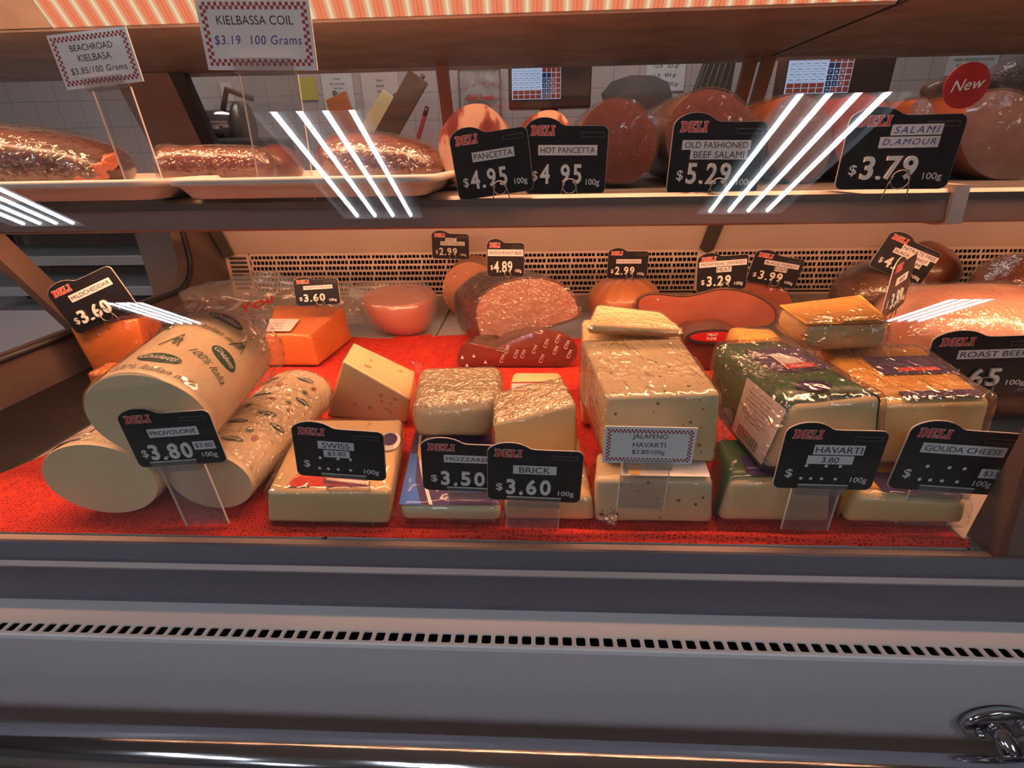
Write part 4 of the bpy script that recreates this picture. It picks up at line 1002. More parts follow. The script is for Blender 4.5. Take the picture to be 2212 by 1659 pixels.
t, P = block('cheese_block', 'tall film wrapped block of pepper speckled havarti behind its checked card', 'cheese', F, B, M['jalapeno'], 0.004, 'film_block', 2, famp=0.002)
film_tail(t, [at(1556, 878, 0.432), at(1582, 884, 0.446), at(1578, 940, 0.446), at(1552, 955, 0.430)], 6)
zj = (F[2].z + F[3].z) / 2; yj = B[2].y
# pale slab on a block behind the jalapeno havarti
c0, c1 = at(1262, 750, yj + 0.012), at(1478, 750, yj + 0.012)
F = [Vector((c0.x, c0.y, BASE)), Vector((c1.x, c1.y, BASE)), Vector((c1.x, c1.y, zj - 0.012)), Vector((c0.x, c0.y, zj - 0.012))]
B = [p + Vector((0.006, 0.105, 0)) for p in F]
block('cheese_block', 'pale cheese block standing behind the tall speckled havarti, mostly hidden', 'cheese', F, B, M['butter'], 0.006, 'film', 3)
F = [at(1267, 733, yj + 0.006), at(1476, 742, yj + 0.012), at(1477, 722, yj + 0.012), at(1268, 712, yj + 0.006)]
dz = (zj - 0.005) - min(F[0].z, F[1].z)
for p in F: p.z += dz
B = [F[0] + Vector((0.02, 0.085, 0)), F[1] + Vector((-0.01, 0.075, 0)), F[2] + Vector((-0.01, 0.075, 0.000)), F[3] + Vector((0.02, 0.085, 0.002))]
block('cheese_slab', 'thin pale yellow cheese slab lying on top behind the speckled havarti', 'cheese', F, B, M['butter'], 0.006, 'film', 4)
# havarti in green wrapper
def sleeve(t, P, mat, faces, d=0.0012, bev=0.008, fs=0.006):
    G = grow(P, d)
    fr = [G[i] + (G[i + 4] - G[i]).normalized() * fs for i in range(4)]
    bm = BM(); add_hex(bm, fr + G[4:], faces)
    bmesh.ops.remove_doubles(bm, verts=bm.verts[:], dist=1e-6)
    es = [e for e in bm.edges if len(e.link_faces) == 2]
    bmesh.ops.bevel(bm, geom=es, offset=bev, segments=3, profile=0.5, affect='EDGES')
    geo = bmesh.ops.solidify(bm, geom=bm.faces[:], thickness=0.0007)
    bmesh.ops.subdivide_edges(bm, edges=[e for e in bm.edges if e.calc_length() > 0.03], cuts=3, use_grid_fill=True)
    return obj('printed_wrapper', wobble(bm, 0.0008, 50, 2), mat, t, True)
F, B = px_block(((1548, 1130), (1797, 1131)), ((1578, 1038), (1797, 1040)), ((1548, 948), (1740, 948)), BASE)
t, P = block('cheese_block', 'lower havarti block in a green wrapper, under the one with the label', 'cheese', F, B, M['havarti'], 0.008, None, 5)
sleeve(t, P, M['green_pack'], (1, 4, 2), 0.0015)
f = quad_fn(P[3], P[2], P[6], P[7], 0.0034)
bd = obj('printed_band', grid_on(0.18, 0.05, 0.80, 0.5, f, 4, 2), M['purple'], t)
obj('band_lettering', text_on('CREAMY HAVARTI', quad_fn(P[3], P[2], P[6], P[7], 0.004), w=0.34, h=0.1, cx=0.36, cy=0.2), M['print_white'], bd)
obj('plastic_wrap', film_hex(P, 0.0045, 0.010, 0.0018, 60, 6), [M['film_smooth'], M['film_smooth']], t, True)
zt = max(P[2].z, P[3].z) + 0.007
F, B = px_block(((1650, 1020), (1893, 1012)), ((1716, 876), (1908, 856)), ((1548, 744), (1690, 735)), zt)
t, P = block('cheese_block', 'havarti block in a green wrapper with a white label down its side', 'cheese', F, B, M['havarti'], 0.007, None, 7)
sleeve(t, P, M['green_pack'], (1, 4, 2, 5), 0.0015)
T3, T2, T6, T7 = P[3], P[2], P[6], P[7]
f = quad_fn(T3, T2, T6, T7, 0.0034); f2 = quad_fn(T3, T2, T6, T7, 0.0041); f3 = quad_fn(T3, T2, T6, T7, 0.0047)
bd = obj('printed_band', grid_on(0.22, 0.40, 0.93, 0.80, f, 4, 3), M['purple'], t)
obj('printed_picture', poly_on([(0.42, 0.50), (0.74, 0.46), (0.72, 0.60), (0.58, 0.70), (0.44, 0.66)], f2), M['label_white'], bd)
ob = obj('printed_ribbon', poly_on(rect(0.40, 0.42, 0.78, 0.50), f3), M['red'], bd); obj('ribbon_lettering', text_on('Havarti', quad_fn(T3, T2, T6, T7, 0.0052), w=0.3, h=0.05, cx=0.59, cy=0.46), M['print_white'], ob)
bl = obj('printed_badge', poly_on(ellipse_pts(0.42, 0.17, 0.20, 0.075), f2), M['purple'], t); obj('badge_lettering', text_on('450 g', f3, w=0.16, h=0.05, cx=0.42, cy=0.17), M['print_white'], bl)
S = quad_fn(P[4], P[0], P[3], P[7], 0.0034); S2_ = quad_fn(P[4], P[0], P[3], P[7], 0.0042)
lb = obj('paper_label', grid_on(0.52, 0.06, 0.985, 0.92, S, 4, 4), M['paper_pink'], t, label='white printed side label with a barcode')
bm = BM()
for i, s in enumerate(('Fromage danois', 'Natural cheese', 'Ingredients: Milk,', 'Bacterial culture,', 'Salt, Rennet', 'Keep refrigerated', 'Product of Canada', 'BEST BEFORE')):
    text_on(s, S2_, w=0.30 if i < 7 else 0.2, h=0.035, bm=bm, cx=0.74, cy=0.85 - i * 0.062)
for k in range(24): poly_on(rect(0.60 + k * 0.012, 0.10, 0.60 + k * 0.012 + (0.004 if k % 3 else 0.008), 0.26), S2_, bm)
obj('label_lettering', bm, M['ink'], lb)
obj('plastic_wrap', film_hex(P, 0.0062, 0.012, 0.002, 60, 8), [M['film_block'], M['film_smooth']], t, True)
zh = P[3].z
# gouda
F, B = px_block(((1820, 1130), (2085, 1140)), ((1850, 1068), (2098, 1082)), ((1790, 985), (1990, 985)), BASE)
t, P = block('cheese_block', 'lower gouda block with an orange rind, beside the end of the red netting', 'cheese', F, B, M['gouda'], 0.008, None, 9)
sleeve(t, P, M['gouda_rind'], (1, 4, 2, 5), 0.0012, 0.008, 0.012)
f = quad_fn(P[3], P[2], P[6], P[7], 0.003); obj('printed_band', grid_on(0.25, 0.03, 0.92, 0.5, f, 4, 2), M['purple'], t)
obj('plastic_wrap', film_hex(P, 0.0045, 0.010, 0.0015, 60, 10), [M['film_smooth'], M['film_smooth']], t, True)
zt = max(P[2].z, P[3].z) + 0.006
F, B = px_block(((1892, 1022), (2140, 1040)), ((1935, 892), (2184, 884)), ((1768, 752), (1990, 748)), zt, zback=None)
for p in F: p.y += 0.02
t, P = block('cheese_block', 'large gouda block with an orange rind and printed band, under the small gouda piece', 'cheese', F, B, M['gouda'], 0.007, None, 11)
sleeve(t, P, M['gouda_rind'], (1, 4, 2, 5), 0.0012, 0.009, 0.010)
f = quad_fn(P[3], P[2], P[6], P[7], 0.003); f2 = quad_fn(P[3], P[2], P[6], P[7], 0.0038)
bd = obj('printed_band', grid_on(0.28, 0.40, 0.96, 0.74, f, 4, 3), M['purple'], t)
obj('printed_ribbon', poly_on(rect(0.46, 0.44, 0.84, 0.50), f2), M['red'], bd)
obj('printed_band', grid_on(0.22, 0.02, 0.95, 0.12, f, 4, 2), M['purple'], t)
obj('plastic_wrap', film_hex(P, 0.0052, 0.010, 0.002, 60, 12), [M['film_block'], M['film_smooth']], t, True)
zg = max(P[6].z, P[7].z) + 0.0085
# small gouda piece on top and an orange wedge under it
F = [atz(1745, 757, zg), atz(1908, 757, zg)]
F += [at(1921, 698, F[1].y), at(1743, 703, F[0].y)]
B = [atz(1672, 704, zg), atz(1862, 690, zg), atz(1858, 640, F[2].z), at(1686, 662, atz(1672, 704, zg).y)]
B[1].y = B[2].y; B[1].x = B[2].x
t, P = block('cheese_piece', 'small film wrapped gouda piece with orange rind, topmost on the gouda block', 'cheese', F, B, M['gouda'], 0.009, None, 13)
bm = BM(); G = grow(P, 0.0012); add_hex(bm, G[:2] + [G[2], G[3]] + G[4:6] + [G[6], G[7]], (1,))
bmesh.ops.solidify(bm, geom=bm.faces[:], thickness=0.0008)
bmesh.ops.subdivide_edges(bm, edges=bm.edges[:], cuts=5, use_grid_fill=True)
obj('orange_rind', wobble(bm, 0.0008, 40, 1), M['gouda_rind'], t, True)
obj('plastic_wrap', film_hex(P, 0.0042, 0.012, 0.002, 60, 14), [M['film_block'], M['film']], t, True)
ow0, ow1 = atz(1632, 760, zh - 0.02), atz(1758, 770, zh - 0.02)
F = [Vector((ow0.x, ow0.y + 0.05, BASE)), Vector((ow1.x, ow1.y + 0.05, BASE))]; zz = at(1640, 728, F[0].y + 0.02).z
F += [Vector((F[1].x, F[1].y, zz)), Vector((F[0].x, F[0].y, zz))]
B = [p + Vector((0.008, 0.075, 0)) for p in F]
block('cheese_wedge', 'orange rinded cheese showing between the green wrapper and the small gouda piece', 'cheese', F, B, M['gouda_rind'], 0.012, 'film', 15)

# brick
F, B = px_block(((1090, 1127), (1288, 1125)), ((1090, 1075), (1278, 1073)), ((1098, 945), (1250, 940)), BASE)
t, P = block('cheese_block', 'lower block of pale brick cheese, under the film wrapped brick piece', 'cheese', F, B, M['brick'], 0.006, 'film_smooth', 16, famp=0.001)
zt = P[3].z + 0.0055
bm = BM()   # twisted film tail at its corner
pts = [P[1] + Vector((0.001, -0.002, 0.006)), P[1] + Vector((0.010, -0.004, 0.005)), P[1] + Vector((0.017, -0.006, 0.008))]
tl = loft([[p + Vector((0, math.cos(a) * r, abs(math.sin(a)) * r)) * 1.0 for a in [i * math.pi / 6 for i in range(12)]] for p, r in zip(pts, (0.004, 0.005, 0.009))])
bmesh.ops.subdivide_edges(tl, edges=tl.edges[:], cuts=2); obj('film_tail', wobble(tl, 0.003, 180, 4), M['film'], t, True)
F, B = px_block(((1072, 998), (1246, 992)), ((1068, 916), (1246, 872)), ((1060, 866), (1212, 838)), zt)
B[0].x, B[1].x = B[3].x, B[2].x; ymn = max(B[2].y, F[0].y + 0.055)
for p in B: p.y = ymn
B[3].z = F[3].z + 0.006; B[2].z = F[2].z + 0.002
block('cheese_piece', 'upper brick cheese piece with a slanting top in crinkled film', 'cheese', F, B, M['brick'], 0.004, 'film_fine', 17, famp=0.0018, ffreq=110)
# mozzarella: flat pack and the piece above it
F, B = px_block(((868, 1132), (1086, 1126)), ((862, 1094), (1082, 1094)), ((905, 900), (1058, 900)), BASE)
t, P = block('cheese_pack', 'flat mozzarella pack with a purple and blue label, lying on the red netting', 'packaged cheese', F, B, M['mozz'], 0.008, None, 18)
f = quad_fn(P[3], P[2], P[6], P[7], 0.0016); f2 = quad_fn(P[3], P[2], P[6], P[7], 0.0022); f3 = quad_fn(P[3], P[2], P[6], P[7], 0.0027)
lb = obj('pack_label', grid_on(0.0, 0.0, 1.0, 1.0, f, 8, 8), M['purple'], t, label='purple and blue pack label')
obj('label_field', poly_on([(0.0, 0.0), (0.22, 0.0), (0.12, 0.22), (0.09, 0.50), (0.0, 0.50)], f2), M['blue'], lb)
bm = BM()
for i in range(12):
    a0, a1 = i / 12, (i + 1) / 12; cv = lambda s: (0.30 - 0.24 * math.sin(s * 1.9), s * 0.95)
    (u0, v0), (u1, v1) = cv(a0), cv(a1); poly_on([(u0, v0), (u0 + 0.035, v0), (u1 + 0.035, v1), (u1, v1)], f2, bm)
obj('label_stripe', bm, M['label_white'], lb)
o1 = obj('label_badge', poly_on(ellipse_pts(0.22, 0.56, 0.16, 0.13, 24, 1.2), f3), M['yellow'], lb); f4 = quad_fn(P[3], P[2], P[6], P[7], 0.0034); f5 = quad_fn(P[3], P[2], P[6], P[7], 0.0040)
o2 = obj('badge_field', poly_on(ellipse_pts(0.24, 0.58, 0.14, 0.11, 24, 1.2), f4), M['card_white'], o1)
obj('label_lettering', text_on('Sol', f5, w=0.2, h=0.11, cx=0.24, cy=0.58, rot=-1.35, bold=0.01), M['purple'], lb)
obj('label_panel', poly_on(rect(0.52, 0.10, 0.95, 0.32), f3), M['blue'], lb)
bm = BM()
for i in range(4): text_on('Partly skimmed', f4, w=0.26, h=0.04, bm=bm, cx=0.78, cy=0.29 - 0.05 * i)
text_on('mozzarella', f3, w=0.5, h=0.09, bm=bm, cx=0.55, cy=0.86, shear=0.1)
obj('label_lettering', bm, M['print_white'], lb)
obj('plastic_wrap', film_hex(P, 0.0048, 0.010, 0.0016, 60, 19), [M['film_smooth'], M['film_smooth']], t, True)
fl = [P[3] + Vector((-0.014, -0.004, -0.010)), P[2] + Vector((0.004, -0.004, -0.010))]
bm = grid_on(0, 0, 1, 1, quad_fn(fl[0], fl[1], P[2] + Vector((0.002, 0.002, -0.006)), P[3] + Vector((-0.006, 0.004, -0.006)), 0), 30, 3)
bmesh.ops.solidify(bm, geom=bm.faces[:], thickness=0.0004)
obj('sealed_flange', wobble(bm, 0.002, 60, 7), M['film_smooth'], t, True)
zt = P[6].z + 0.0075
F, B = px_block(((897, 958), (1056, 940)), ((889, 884), (1093, 862)), ((906, 790), (1082, 788)), zt)
t, P = block('cheese_piece', 'rounded mozzarella piece in crinkled film, set on the purple pack', 'cheese', F, B, M['mozz'], 0.012, 'film_fine', 20, famp=0.0018, ffreq=110)
film_tail(t, [P[7] + Vector((-0.012, 0.0, 0.008)), P[7] + Vector((0.004, 0.0, 0.004)), P[7] + Vector((0.006, 0.0, -0.004)), P[7] + Vector((-0.004, -0.006, -0.008))], 8)
# swiss
F, B = px_block(((576, 1128), (842, 1136)), ((577, 1060), (846, 1062)), ((652, 905), (868, 905)), BASE)
t, P = block('cheese_block', 'swiss cheese block with a red label, behind the swiss sign', 'cheese', F, B, M['swiss'], 0.005, None, 21)
f = quad_fn(P[3], P[2], P[6], P[7], 0.0016); f2 = quad_fn(P[3], P[2], P[6], P[7], 0.0024)
lb = obj('pack_label', poly_on([(0.14, 0.03), (0.80, 0.05), (0.74, 0.30), (0.60, 0.55), (0.34, 0.55)], f), M['red'], t, label='red label on top')
o = obj('round_sticker', poly_on(ellipse_pts(0.92, 0.62, 0.10, 0.14), f2), M['label_white'], t); obj('sticker_picture', poly_on(ellipse_pts(0.92, 0.64, 0.07, 0.09), quad_fn(P[3], P[2], P[6], P[7], 0.003)), M['purple'], o)
obj('plastic_wrap', film_hex(P, 0.0032, 0.008, 0.0014, 45, 22), [M['film_crease'], M['film_smooth']], t, True)
F = [at(703, 892, 0.615), at(880, 914, 0.600), at(886, 862, 0.600), at(741, 779, 0.615)]
F[0].z = F[1].z = BASE
B = [at(763, 739, 0.70), at(896, 802, 0.69)]
B = [Vector((B[0].x, B[0].y, BASE)), Vector((B[1].x, B[1].y, BASE)), B[1], B[0]]
t, P = block('cheese_wedge', 'swiss cheese wedge with round holes, behind the labelled swiss block', 'cheese', F, B, M['swiss'], 0.003, 'film_smooth', 23, famp=0.001)
rnd = random.Random(4); bm = BM()
for fq, n in ((quad_fn(P[3], P[2], P[6], P[7], 0.0009), 4), (quad_fn(P[0], P[1], P[2], P[3], 0.0009), 8)):
    for k in range(n):
        u, v, r = rnd.uniform(0.2, 0.85), rnd.uniform(0.25, 0.85), rnd.uniform(0.018, 0.034)
        rim = [fq(a, b) for a, b in ellipse_pts(u, v, r, r * 1.4, 14)]; c_ = fq(u, v, -0.0014)
        vs = [bm.verts.new(p) for p in rim]; mid = [bm.verts.new(p * 0.55 + c_ * 0.45) for p in rim]
        for i in range(14): bm.faces.new((vs[i], vs[(i + 1) % 14], mid[(i + 1) % 14], mid[i]))
        bm.faces.new(mid)
obj('cheese_hole', bm, M['swiss_hole_shade'], t, True)
# boxed cheese with a red edged label behind the brick piece
F = [at(1104, 902, 0.630), at(1222, 900, 0.630), at(1216, 822, 0.662), at(1102, 824, 0.662)]; F[0].z = F[1].z = BASE
B = [Vector((F[0].x, 0.70, BASE)), Vector((F[1].x, 0.70, BASE)), at(1212, 803, 0.715), at(1106, 803, 0.715)]
t, P = block('cheese_pack', 'pale cheese pack with a red edged nutrition label, behind the brick piece', 'packaged cheese', F, B, M['butter'], 0.008, None, 24)
f = quad_fn(P[0], P[1], P[2], P[3], 0.0012); f2 = quad_fn(P[0], P[1], P[2], P[3], 0.0018); f3 = quad_fn(P[0], P[1], P[2], P[3], 0.0023)
lb = obj('pack_label', poly_on(rect(0.02, 0.1, 0.96, 0.97), f), M['red_deep'], t, label='red edged label')
o = obj('label_field', poly_on(rect(0.03, 0.1, 0.78, 0.92), f2), M['paper'], lb)
bm = BM()
for i in range(7):
    for j in range(3): text_on(('Calories', 'Fat 8 g', '12 %')[j], f3, w=0.12, h=0.05, bm=bm, cx=0.16 + 0.2 * j, cy=0.86 - 0.10 * i)
obj('label_lettering', bm, M['ink'], o)
# cheddars
F = [at(205, 802, 0.745), at(318, 800, 0.735), at(296, 688, 0.735), at(151, 707, 0.745)]
F[0].z = F[1].z = BASE
B = [at(170, 694, 0.83), at(342, 672, 0.83)]; B = [Vector((B[0].x + 0.01, 0.83, BASE)), Vector((B[1].x, 0.83, BASE)), B[1], B[0]]
block('cheese_block', 'orange mild cheddar block beside the end panel, holding the tilted sign', 'cheese', F, B, M['cheddar'], 0.004, 'film_smooth', 25, famp=0.001)
F = [at(196, 832, 0.668), at(262, 830, 0.668)]; F[0].z = F[1].z = BASE; zt_ = at(200, 806, 0.668).z
F += [Vector((F[1].x, F[1].y, zt_)), Vector((F[0].x, F[0].y, zt_))]; B = [p + Vector((0, 0.045, 0)) for p in F]
block('cheese_piece', 'low orange cheddar offcut between the mild cheddar block and the big log', 'cheese', F, B, M['cheddar'], 0.004, 'film', 26)
F = [at(572, 792, 0.80), at(689, 793, 0.80), at(670, 722, 0.80), at(574, 722, 0.80)]; F[0].z = F[1].z = BASE
KL, KR = at(592, 658, 0.94), at(742, 662, 0.94)
B = [Vector((KL.x, 0.94, BASE)), Vector((KR.x + 0.008, 0.94, BASE)), KR, KL]
t, P = block('cheese_block', 'orange medium cheddar block with a small white label on its top', 'cheese', F, B, M['cheddar'], 0.004, 'film_smooth', 27, famp=0.001)
f = quad_fn(P[3], P[2], P[6], P[7], 0.0042); f2 = quad_fn(P[3], P[2], P[6], P[7], 0.0049)
lb = obj('paper_label', grid_on(0.02, 0.02, 0.55, 0.42, f, 2, 2), M['paper_pink'], t, label='small white label')
bm = BM()
for i in range(4): text_on(('Medium cheddar', 'Packed on', '2.345 kg', 'Keep cold')[i], f2, w=0.24, h=0.06, bm=bm, cx=0.22, cy=0.36 - 0.09 * i)
obj('label_lettering', bm, M['ink'], lb)

# ------------------------------------------------------------------ meats on the deck
O = lambda pts, ox, oy, s: [(ox + x / s, oy + y / s) for x, y in pts]
ang = O([(975, 600), (990, 540), (1030, 490), (1100, 440), (1200, 402), (1330, 385), (1450, 392), (1550, 435), (1620, 510), (1655, 600), (1640, 645), (1540, 680), (1400, 722), (1280, 765), (1180, 800), (1100, 828), (1045, 825), (1010, 780), (985, 690)], 700, 470, 2.99)
angus = cut_piece('roast_beef', 'half of a roast beef in film with its cut face showing, on the printed roast', 'meat', ang, 0.905, (-0.070, 0.105, 0.0), M['rind_red'], M['roast_cut'], film=M['film'], seed=1, smooth_n=2, skew=0.0, rim=0.0024, minz=BASE + 0.003)
cor = O([(850, 925), (890, 815), (960, 800), (1060, 868), (1200, 800), (1400, 722), (1500, 725), (1590, 770), (1645, 845), (1620, 935), (1500, 985), (1300, 1040), (1100, 1040), (900, 1020)], 700, 470, 2.99)
t = cut_piece('beef_roast', 'dark red roast in film with white printing, lying below the cut roast beef', 'meat', cor, 0.800, (-0.02, 0.085, -0.005), M['rind_dark'], M['corned'], film=M['film_smooth'], seed=2, face_name='printed_face', minz=BASE, prof=((0, 1), (0.2, 0.93), (0.6, 0.75), (0.9, 0.5), (1.0, 0.3)), domed=0.006)
ctr = at(1150, 765, 0.79)
bm = BM()
for k, (px, py) in enumerate(((1085, 775), (1105, 790), (1130, 765), (1155, 755), (1180, 742), (1205, 732), (1115, 765), (1140, 785), (1170, 775), (1200, 757), (1225, 745), (1230, 765), (1190, 790), (1095, 755))):
    q = at(px, py, 0.7930)
    if q.z < BASE + 0.008: continue
    fq = lambda u, v, l=0, q=q: q + Vector((u, 0, v)); text_on('CTM', fq, h=0.0055, w=0.016, bm=bm, rot=1.2)
for k, (px, py) in enumerate(((995, 775), (1020, 772), (1045, 785), (1005, 792))):
    q = at(px, py, 0.7930); poly_on([(0, 0), (0.006, 0), (0.003, 0.006)], lambda u, v, l=0, q=q: q + Vector((u, 0, v)), bm)
obj('wrapper_printing', bm, M['print_white'], t)
mo = [(1015 + 60 * math.cos(a), 626 + 60 * math.sin(a)) for a in [2 * math.pi * i / 28 for i in range(28)]]
cut_piece('mortadella_log', 'round pink hot mortadella with pale flecks, standing behind the cut roast', 'meat', mo, 1.145, (0.0, 0.10, 0.0), M['mort_skin'], M['mortadella'], seed=3, smooth_n=1, prof=((0, 1), (0.9, 1.0), (1, 0.9)))
# tied mortadella: ball with gathers running to its knot
c = at(1347, 660, 1.02); c.z = BASE + 0.0525
t = thing('mortadella_ball', 'round tied mortadella in an orange skin with gathered folds, beside the smoked meat', 'meat', (c.x, c.y, BASE))
bm = BM(); bmesh.ops.create_uvsphere(bm, u_segments=96, v_segments=32, radius=1)
for v in bm.verts:
    d = v.co.normalized(); th = math.atan2(d.y, d.x); k = max(0, d.z)
    r = 1 + 0.065 * (k ** 1.6) * math.sin(th * 13 + 1.3 * math.sin(th * 3)) * (1 - 0.3 * k)
    zz = d.z * 0.051
    if k > 0.95: zz += 0.06 * (k - 0.95)
    v.co = Vector((d.x * 0.074 * r, d.y * 0.070 * r, max(-0.052, zz))) + c
obj('skin', bm, M['mort_skin'], t, True)
obj('tied_knot', blob(c + Vector((0, 0, 0.056)), (0.006, 0.006, 0.006), amp=0.2, freq=200, u=14, v=8), M['mort_skin'], t, True)
# smoked meat and the labelled pack beneath it
sm = [(1375, 655), (1384, 640), (1405, 633), (1440, 636), (1480, 640), (1515, 633), (1555, 622), (1600, 626), (1640, 640), (1670, 660), (1680, 682), (1668, 700), (1640, 708), (1590, 709), (1540, 703), (1490, 706), (1440, 706), (1400, 694), (1380, 676)]
t = cut_piece('smoked_brisket', 'slab of smoked meat with a black crust and red cut face, holding its sign', 'meat', sm, 0.865, (0.0, 0.085, -0.028), M['rind_dark'], M['smoked_cut'], film=M['film_smooth'], seed=4, prof=((0, 1), (0.12, 1.01), (0.6, 0.95), (0.9, 0.78), (1, 0.5)), rim=0.0022)
q = [at(1478, 714, 0.865), at(1612, 712, 0.865)]
pl = [(1468, 792), (1472, 745), (1486, 718), (1530, 711), (1585, 712), (1612, 730), (1620, 770), (1612, 810), (1560, 830), (1490, 826)]
t = cut_piece('meat_pack', 'dark smoked meat pack with a red oval label, under the smoked brisket', 'packaged meat', pl, 0.788, (0.0, 0.07, 0.0), M['rind_dark'], M['rind_red'], film=M['film_smooth'], seed=5, face_name='front_face', minz=BASE, domed=0.004)
q = at(1545, 728, 0.7805); fq = lambda u, v, l=0: q + Vector((u, -0.0010 - l - 0.25 * (0.02 + v) * 0, v))
lb = obj('oval_label', poly_on(ellipse_pts(0, 0, 0.047, 0.012, 28), fq), M['ink'], t, label='black and red oval label')
o = obj('label_field', poly_on(ellipse_pts(0.0, 0.001, 0.040, 0.0085, 28), lambda u, v, l=0: fq(u, v, 0.0006)), M['red_deep'], lb)
bm = BM(); f_ = lambda u, v, l=0: fq(u, v, 0.0012)
text_on('MEAT', f_, w=0.03, h=0.0045, bm=bm, cy=0.0045, cx=-0.005, bold=0.01); text_on('FUME', f_, w=0.03, h=0.0045, bm=bm, cy=-0.002, cx=-0.006, bold=0.01)
obj('label_lettering', bm, M['print_white'], o)
bf = [(1588, 640), (1596, 618), (1620, 608), (1655, 608), (1690, 622), (1712, 645), (1708, 672), (1680, 690), (1620, 692), (1592, 672)]
cut_piece('ham_piece', 'small dark red black forest ham behind the end of the smoked brisket', 'meat', bf, 1.01, (0.01, 0.10, 0.0), M['rind_red'], M['smoked_cut'], film=M['film_smooth'], seed=6, minz=BASE)
c = at(1893, 640, 1.0)
t = thing('ham', 'dark brown wrapped ham under the tilted nitrate free sign', 'meat', (c.x, c.y, BASE))
obj('ham_body', blob((c.x, c.y, BASE + 0.062), (0.088, 0.065, 0.066), (0, 0.1, 0.3), 0.10, 14, 3, flat=BASE, power=2.3), M['ham_brown'], t, True)
obj('plastic_wrap', blob((c.x, c.y, BASE + 0.062), (0.0925, 0.0695, 0.0705), (0, 0.1, 0.3), 0.12, 16, 3, flat=BASE, power=2.3), M['film_streak'], t, True)
c = at(1975, 640, 1.21)
t = thing('ham', 'brown wrapped ham half hidden behind the tilted nitrate free sign', 'meat', (c.x, c.y, BASE))
obj('ham_body', blob((c.x, c.y, BASE + 0.065), (0.07, 0.065, 0.066), amp=0.1, seed=5, flat=BASE), M['ham_gold'], t, True)
c = at(2235, 620, 1.06)
t = thing('roast_loaf', 'golden brown roasted ham farthest back beside the grille', 'meat', (c.x, c.y, BASE))
obj('roast_body', blob((c.x, c.y, BASE + 0.062), (0.115, 0.075, 0.072), (0, 0.0, 0.1), 0.10, 13, 8, flat=BASE, power=2.3), M['ham_gold'], t, True)
obj('plastic_wrap', blob((c.x, c.y, BASE + 0.062), (0.119, 0.079, 0.076), (0, 0.0, 0.1), 0.12, 13, 8, flat=BASE, power=2.3), M['film_streak'], t, True)
c = at(2095, 715, 0.80)
t = thing('pink_ham', 'large pale pink ham in glossy film behind the roast beef sign', 'meat', (c.x, c.y, BASE))
obj('ham_body', blob((c.x + 0.015, c.y + 0.005, BASE + 0.060), (0.152, 0.10, 0.066), (0.06, 0.05, 0.05), 0.07, 10, 11, flat=BASE, power=2.6, u=64, v=36), M['ham_pink'], t, True)
obj('plastic_wrap', blob((c.x + 0.015, c.y + 0.005, BASE + 0.060), (0.1555, 0.1035, 0.0695), (0.06, 0.05, 0.05), 0.085, 11, 11, flat=BASE, power=2.6, u=64, v=36), M['film_streak'], t, True)
c = at(2140, 810, 0.645)
t = thing('roast_beef', 'dark roast beef lying behind the roast beef sign', 'meat', (c.x, c.y, BASE))
obj('roast_body', blob((c.x + 0.02, c.y + 0.005, BASE + 0.036), (0.135, 0.052, 0.041), amp=0.08, seed=6, flat=BASE, power=2.4), M['rind_red'], t, True)
# half ham in a clear bag
tp = at(862, 640, 1.0); rt = 0.073
t = thing('ham_half', 'tapered half ham standing flat side up in a loose clear bag', 'meat', (tp.x, 1.0, BASE))
n = 40; ztop = at(860, 636, 1.0).z
def ringz(r, z, dx=0.0, sq=0.92): return [Vector((tp.x + dx + r * math.cos(2 * math.pi * k / n), 1.0 + sq * r * math.sin(2 * math.pi * k / n), z + 0.006 * math.sin(2 * math.pi * k / n) * (1 if z > BASE + 0.05 else 0))) for k in range(n)]
hh = ztop - BASE
obj('ham_side', loft([ringz(0.040, BASE, 0.008), ringz(0.054, BASE + 0.012, 0.006), ringz(0.064, BASE + hh * 0.45, 0.002), ringz(0.071, BASE + hh * 0.8), ringz(0.072, ztop - 0.003), ringz(0.070, ztop)], cap1=False), M['ham_cone'], t, True)
obj('cut_top', disc_face(ringz(0.070, ztop), 0.001, Vector((0, 0, 1))), M['ham_cone'], t, True)
obj('plastic_bag', wobble(loft([ringz(0.050, BASE + 0.001, 0.006), ringz(0.062, BASE + 0.014, 0.004), ringz(0.072, BASE + hh * 0.45), ringz(0.078, BASE + hh * 0.8, -0.002), ringz(0.080, ztop, -0.006), ringz(0.070, ztop + 0.010, -0.03), ringz(0.035, ztop + 0.018, -0.065)], cap0=False), 0.010, 22, 4), M['bag'], t, True)
def crumple(name, label, c, r, mat, seed, amp=0.35, group=None, printing=None, cat='plastic bag'):
    t = thing(name, label, cat, (c[0], c[1], BASE))
    b = blob(c, r, (0, 0, 0.2), amp, 14, seed, 64, 36, flat=BASE)
    for v in b.verts:
        q = v.co - Vector(c); v.co = v.co + q.normalized() * 0.012 * (abs(noise.noise(v.co * 38 + Vector((seed, 0, 0)))) - 0.2)
        if v.co.z < BASE: v.co.z = BASE
    obj('bag_film', b, M[mat], t, True); return t
c = at(762, 668, 1.075); crumple('plastic_bag', 'loose folded clear bag lying between the medium cheddar and the half ham', (c.x - 0.005, c.y, BASE + 0.030), (0.066, 0.05, 0.045), 'bag', 3)
c = at(545, 640, 1.085); t = crumple('plastic_bag', 'crumpled clear bag with red printing behind the medium cheddar', (c.x, c.y, BASE + 0.045), (0.13, 0.07, 0.052), 'bag', 9)
q = at(556, 655, 0.995); bm = text_on('You', lambda u, v, l=0: q + Vector((u, 0.7 * v + 0.01 * math.sin(u * 90), 0.6 * v)), w=0.06, bold=0.02, rot=0.5, shear=0.2, ext=0.02); obj('bag_printing', bm, M['red'], t)

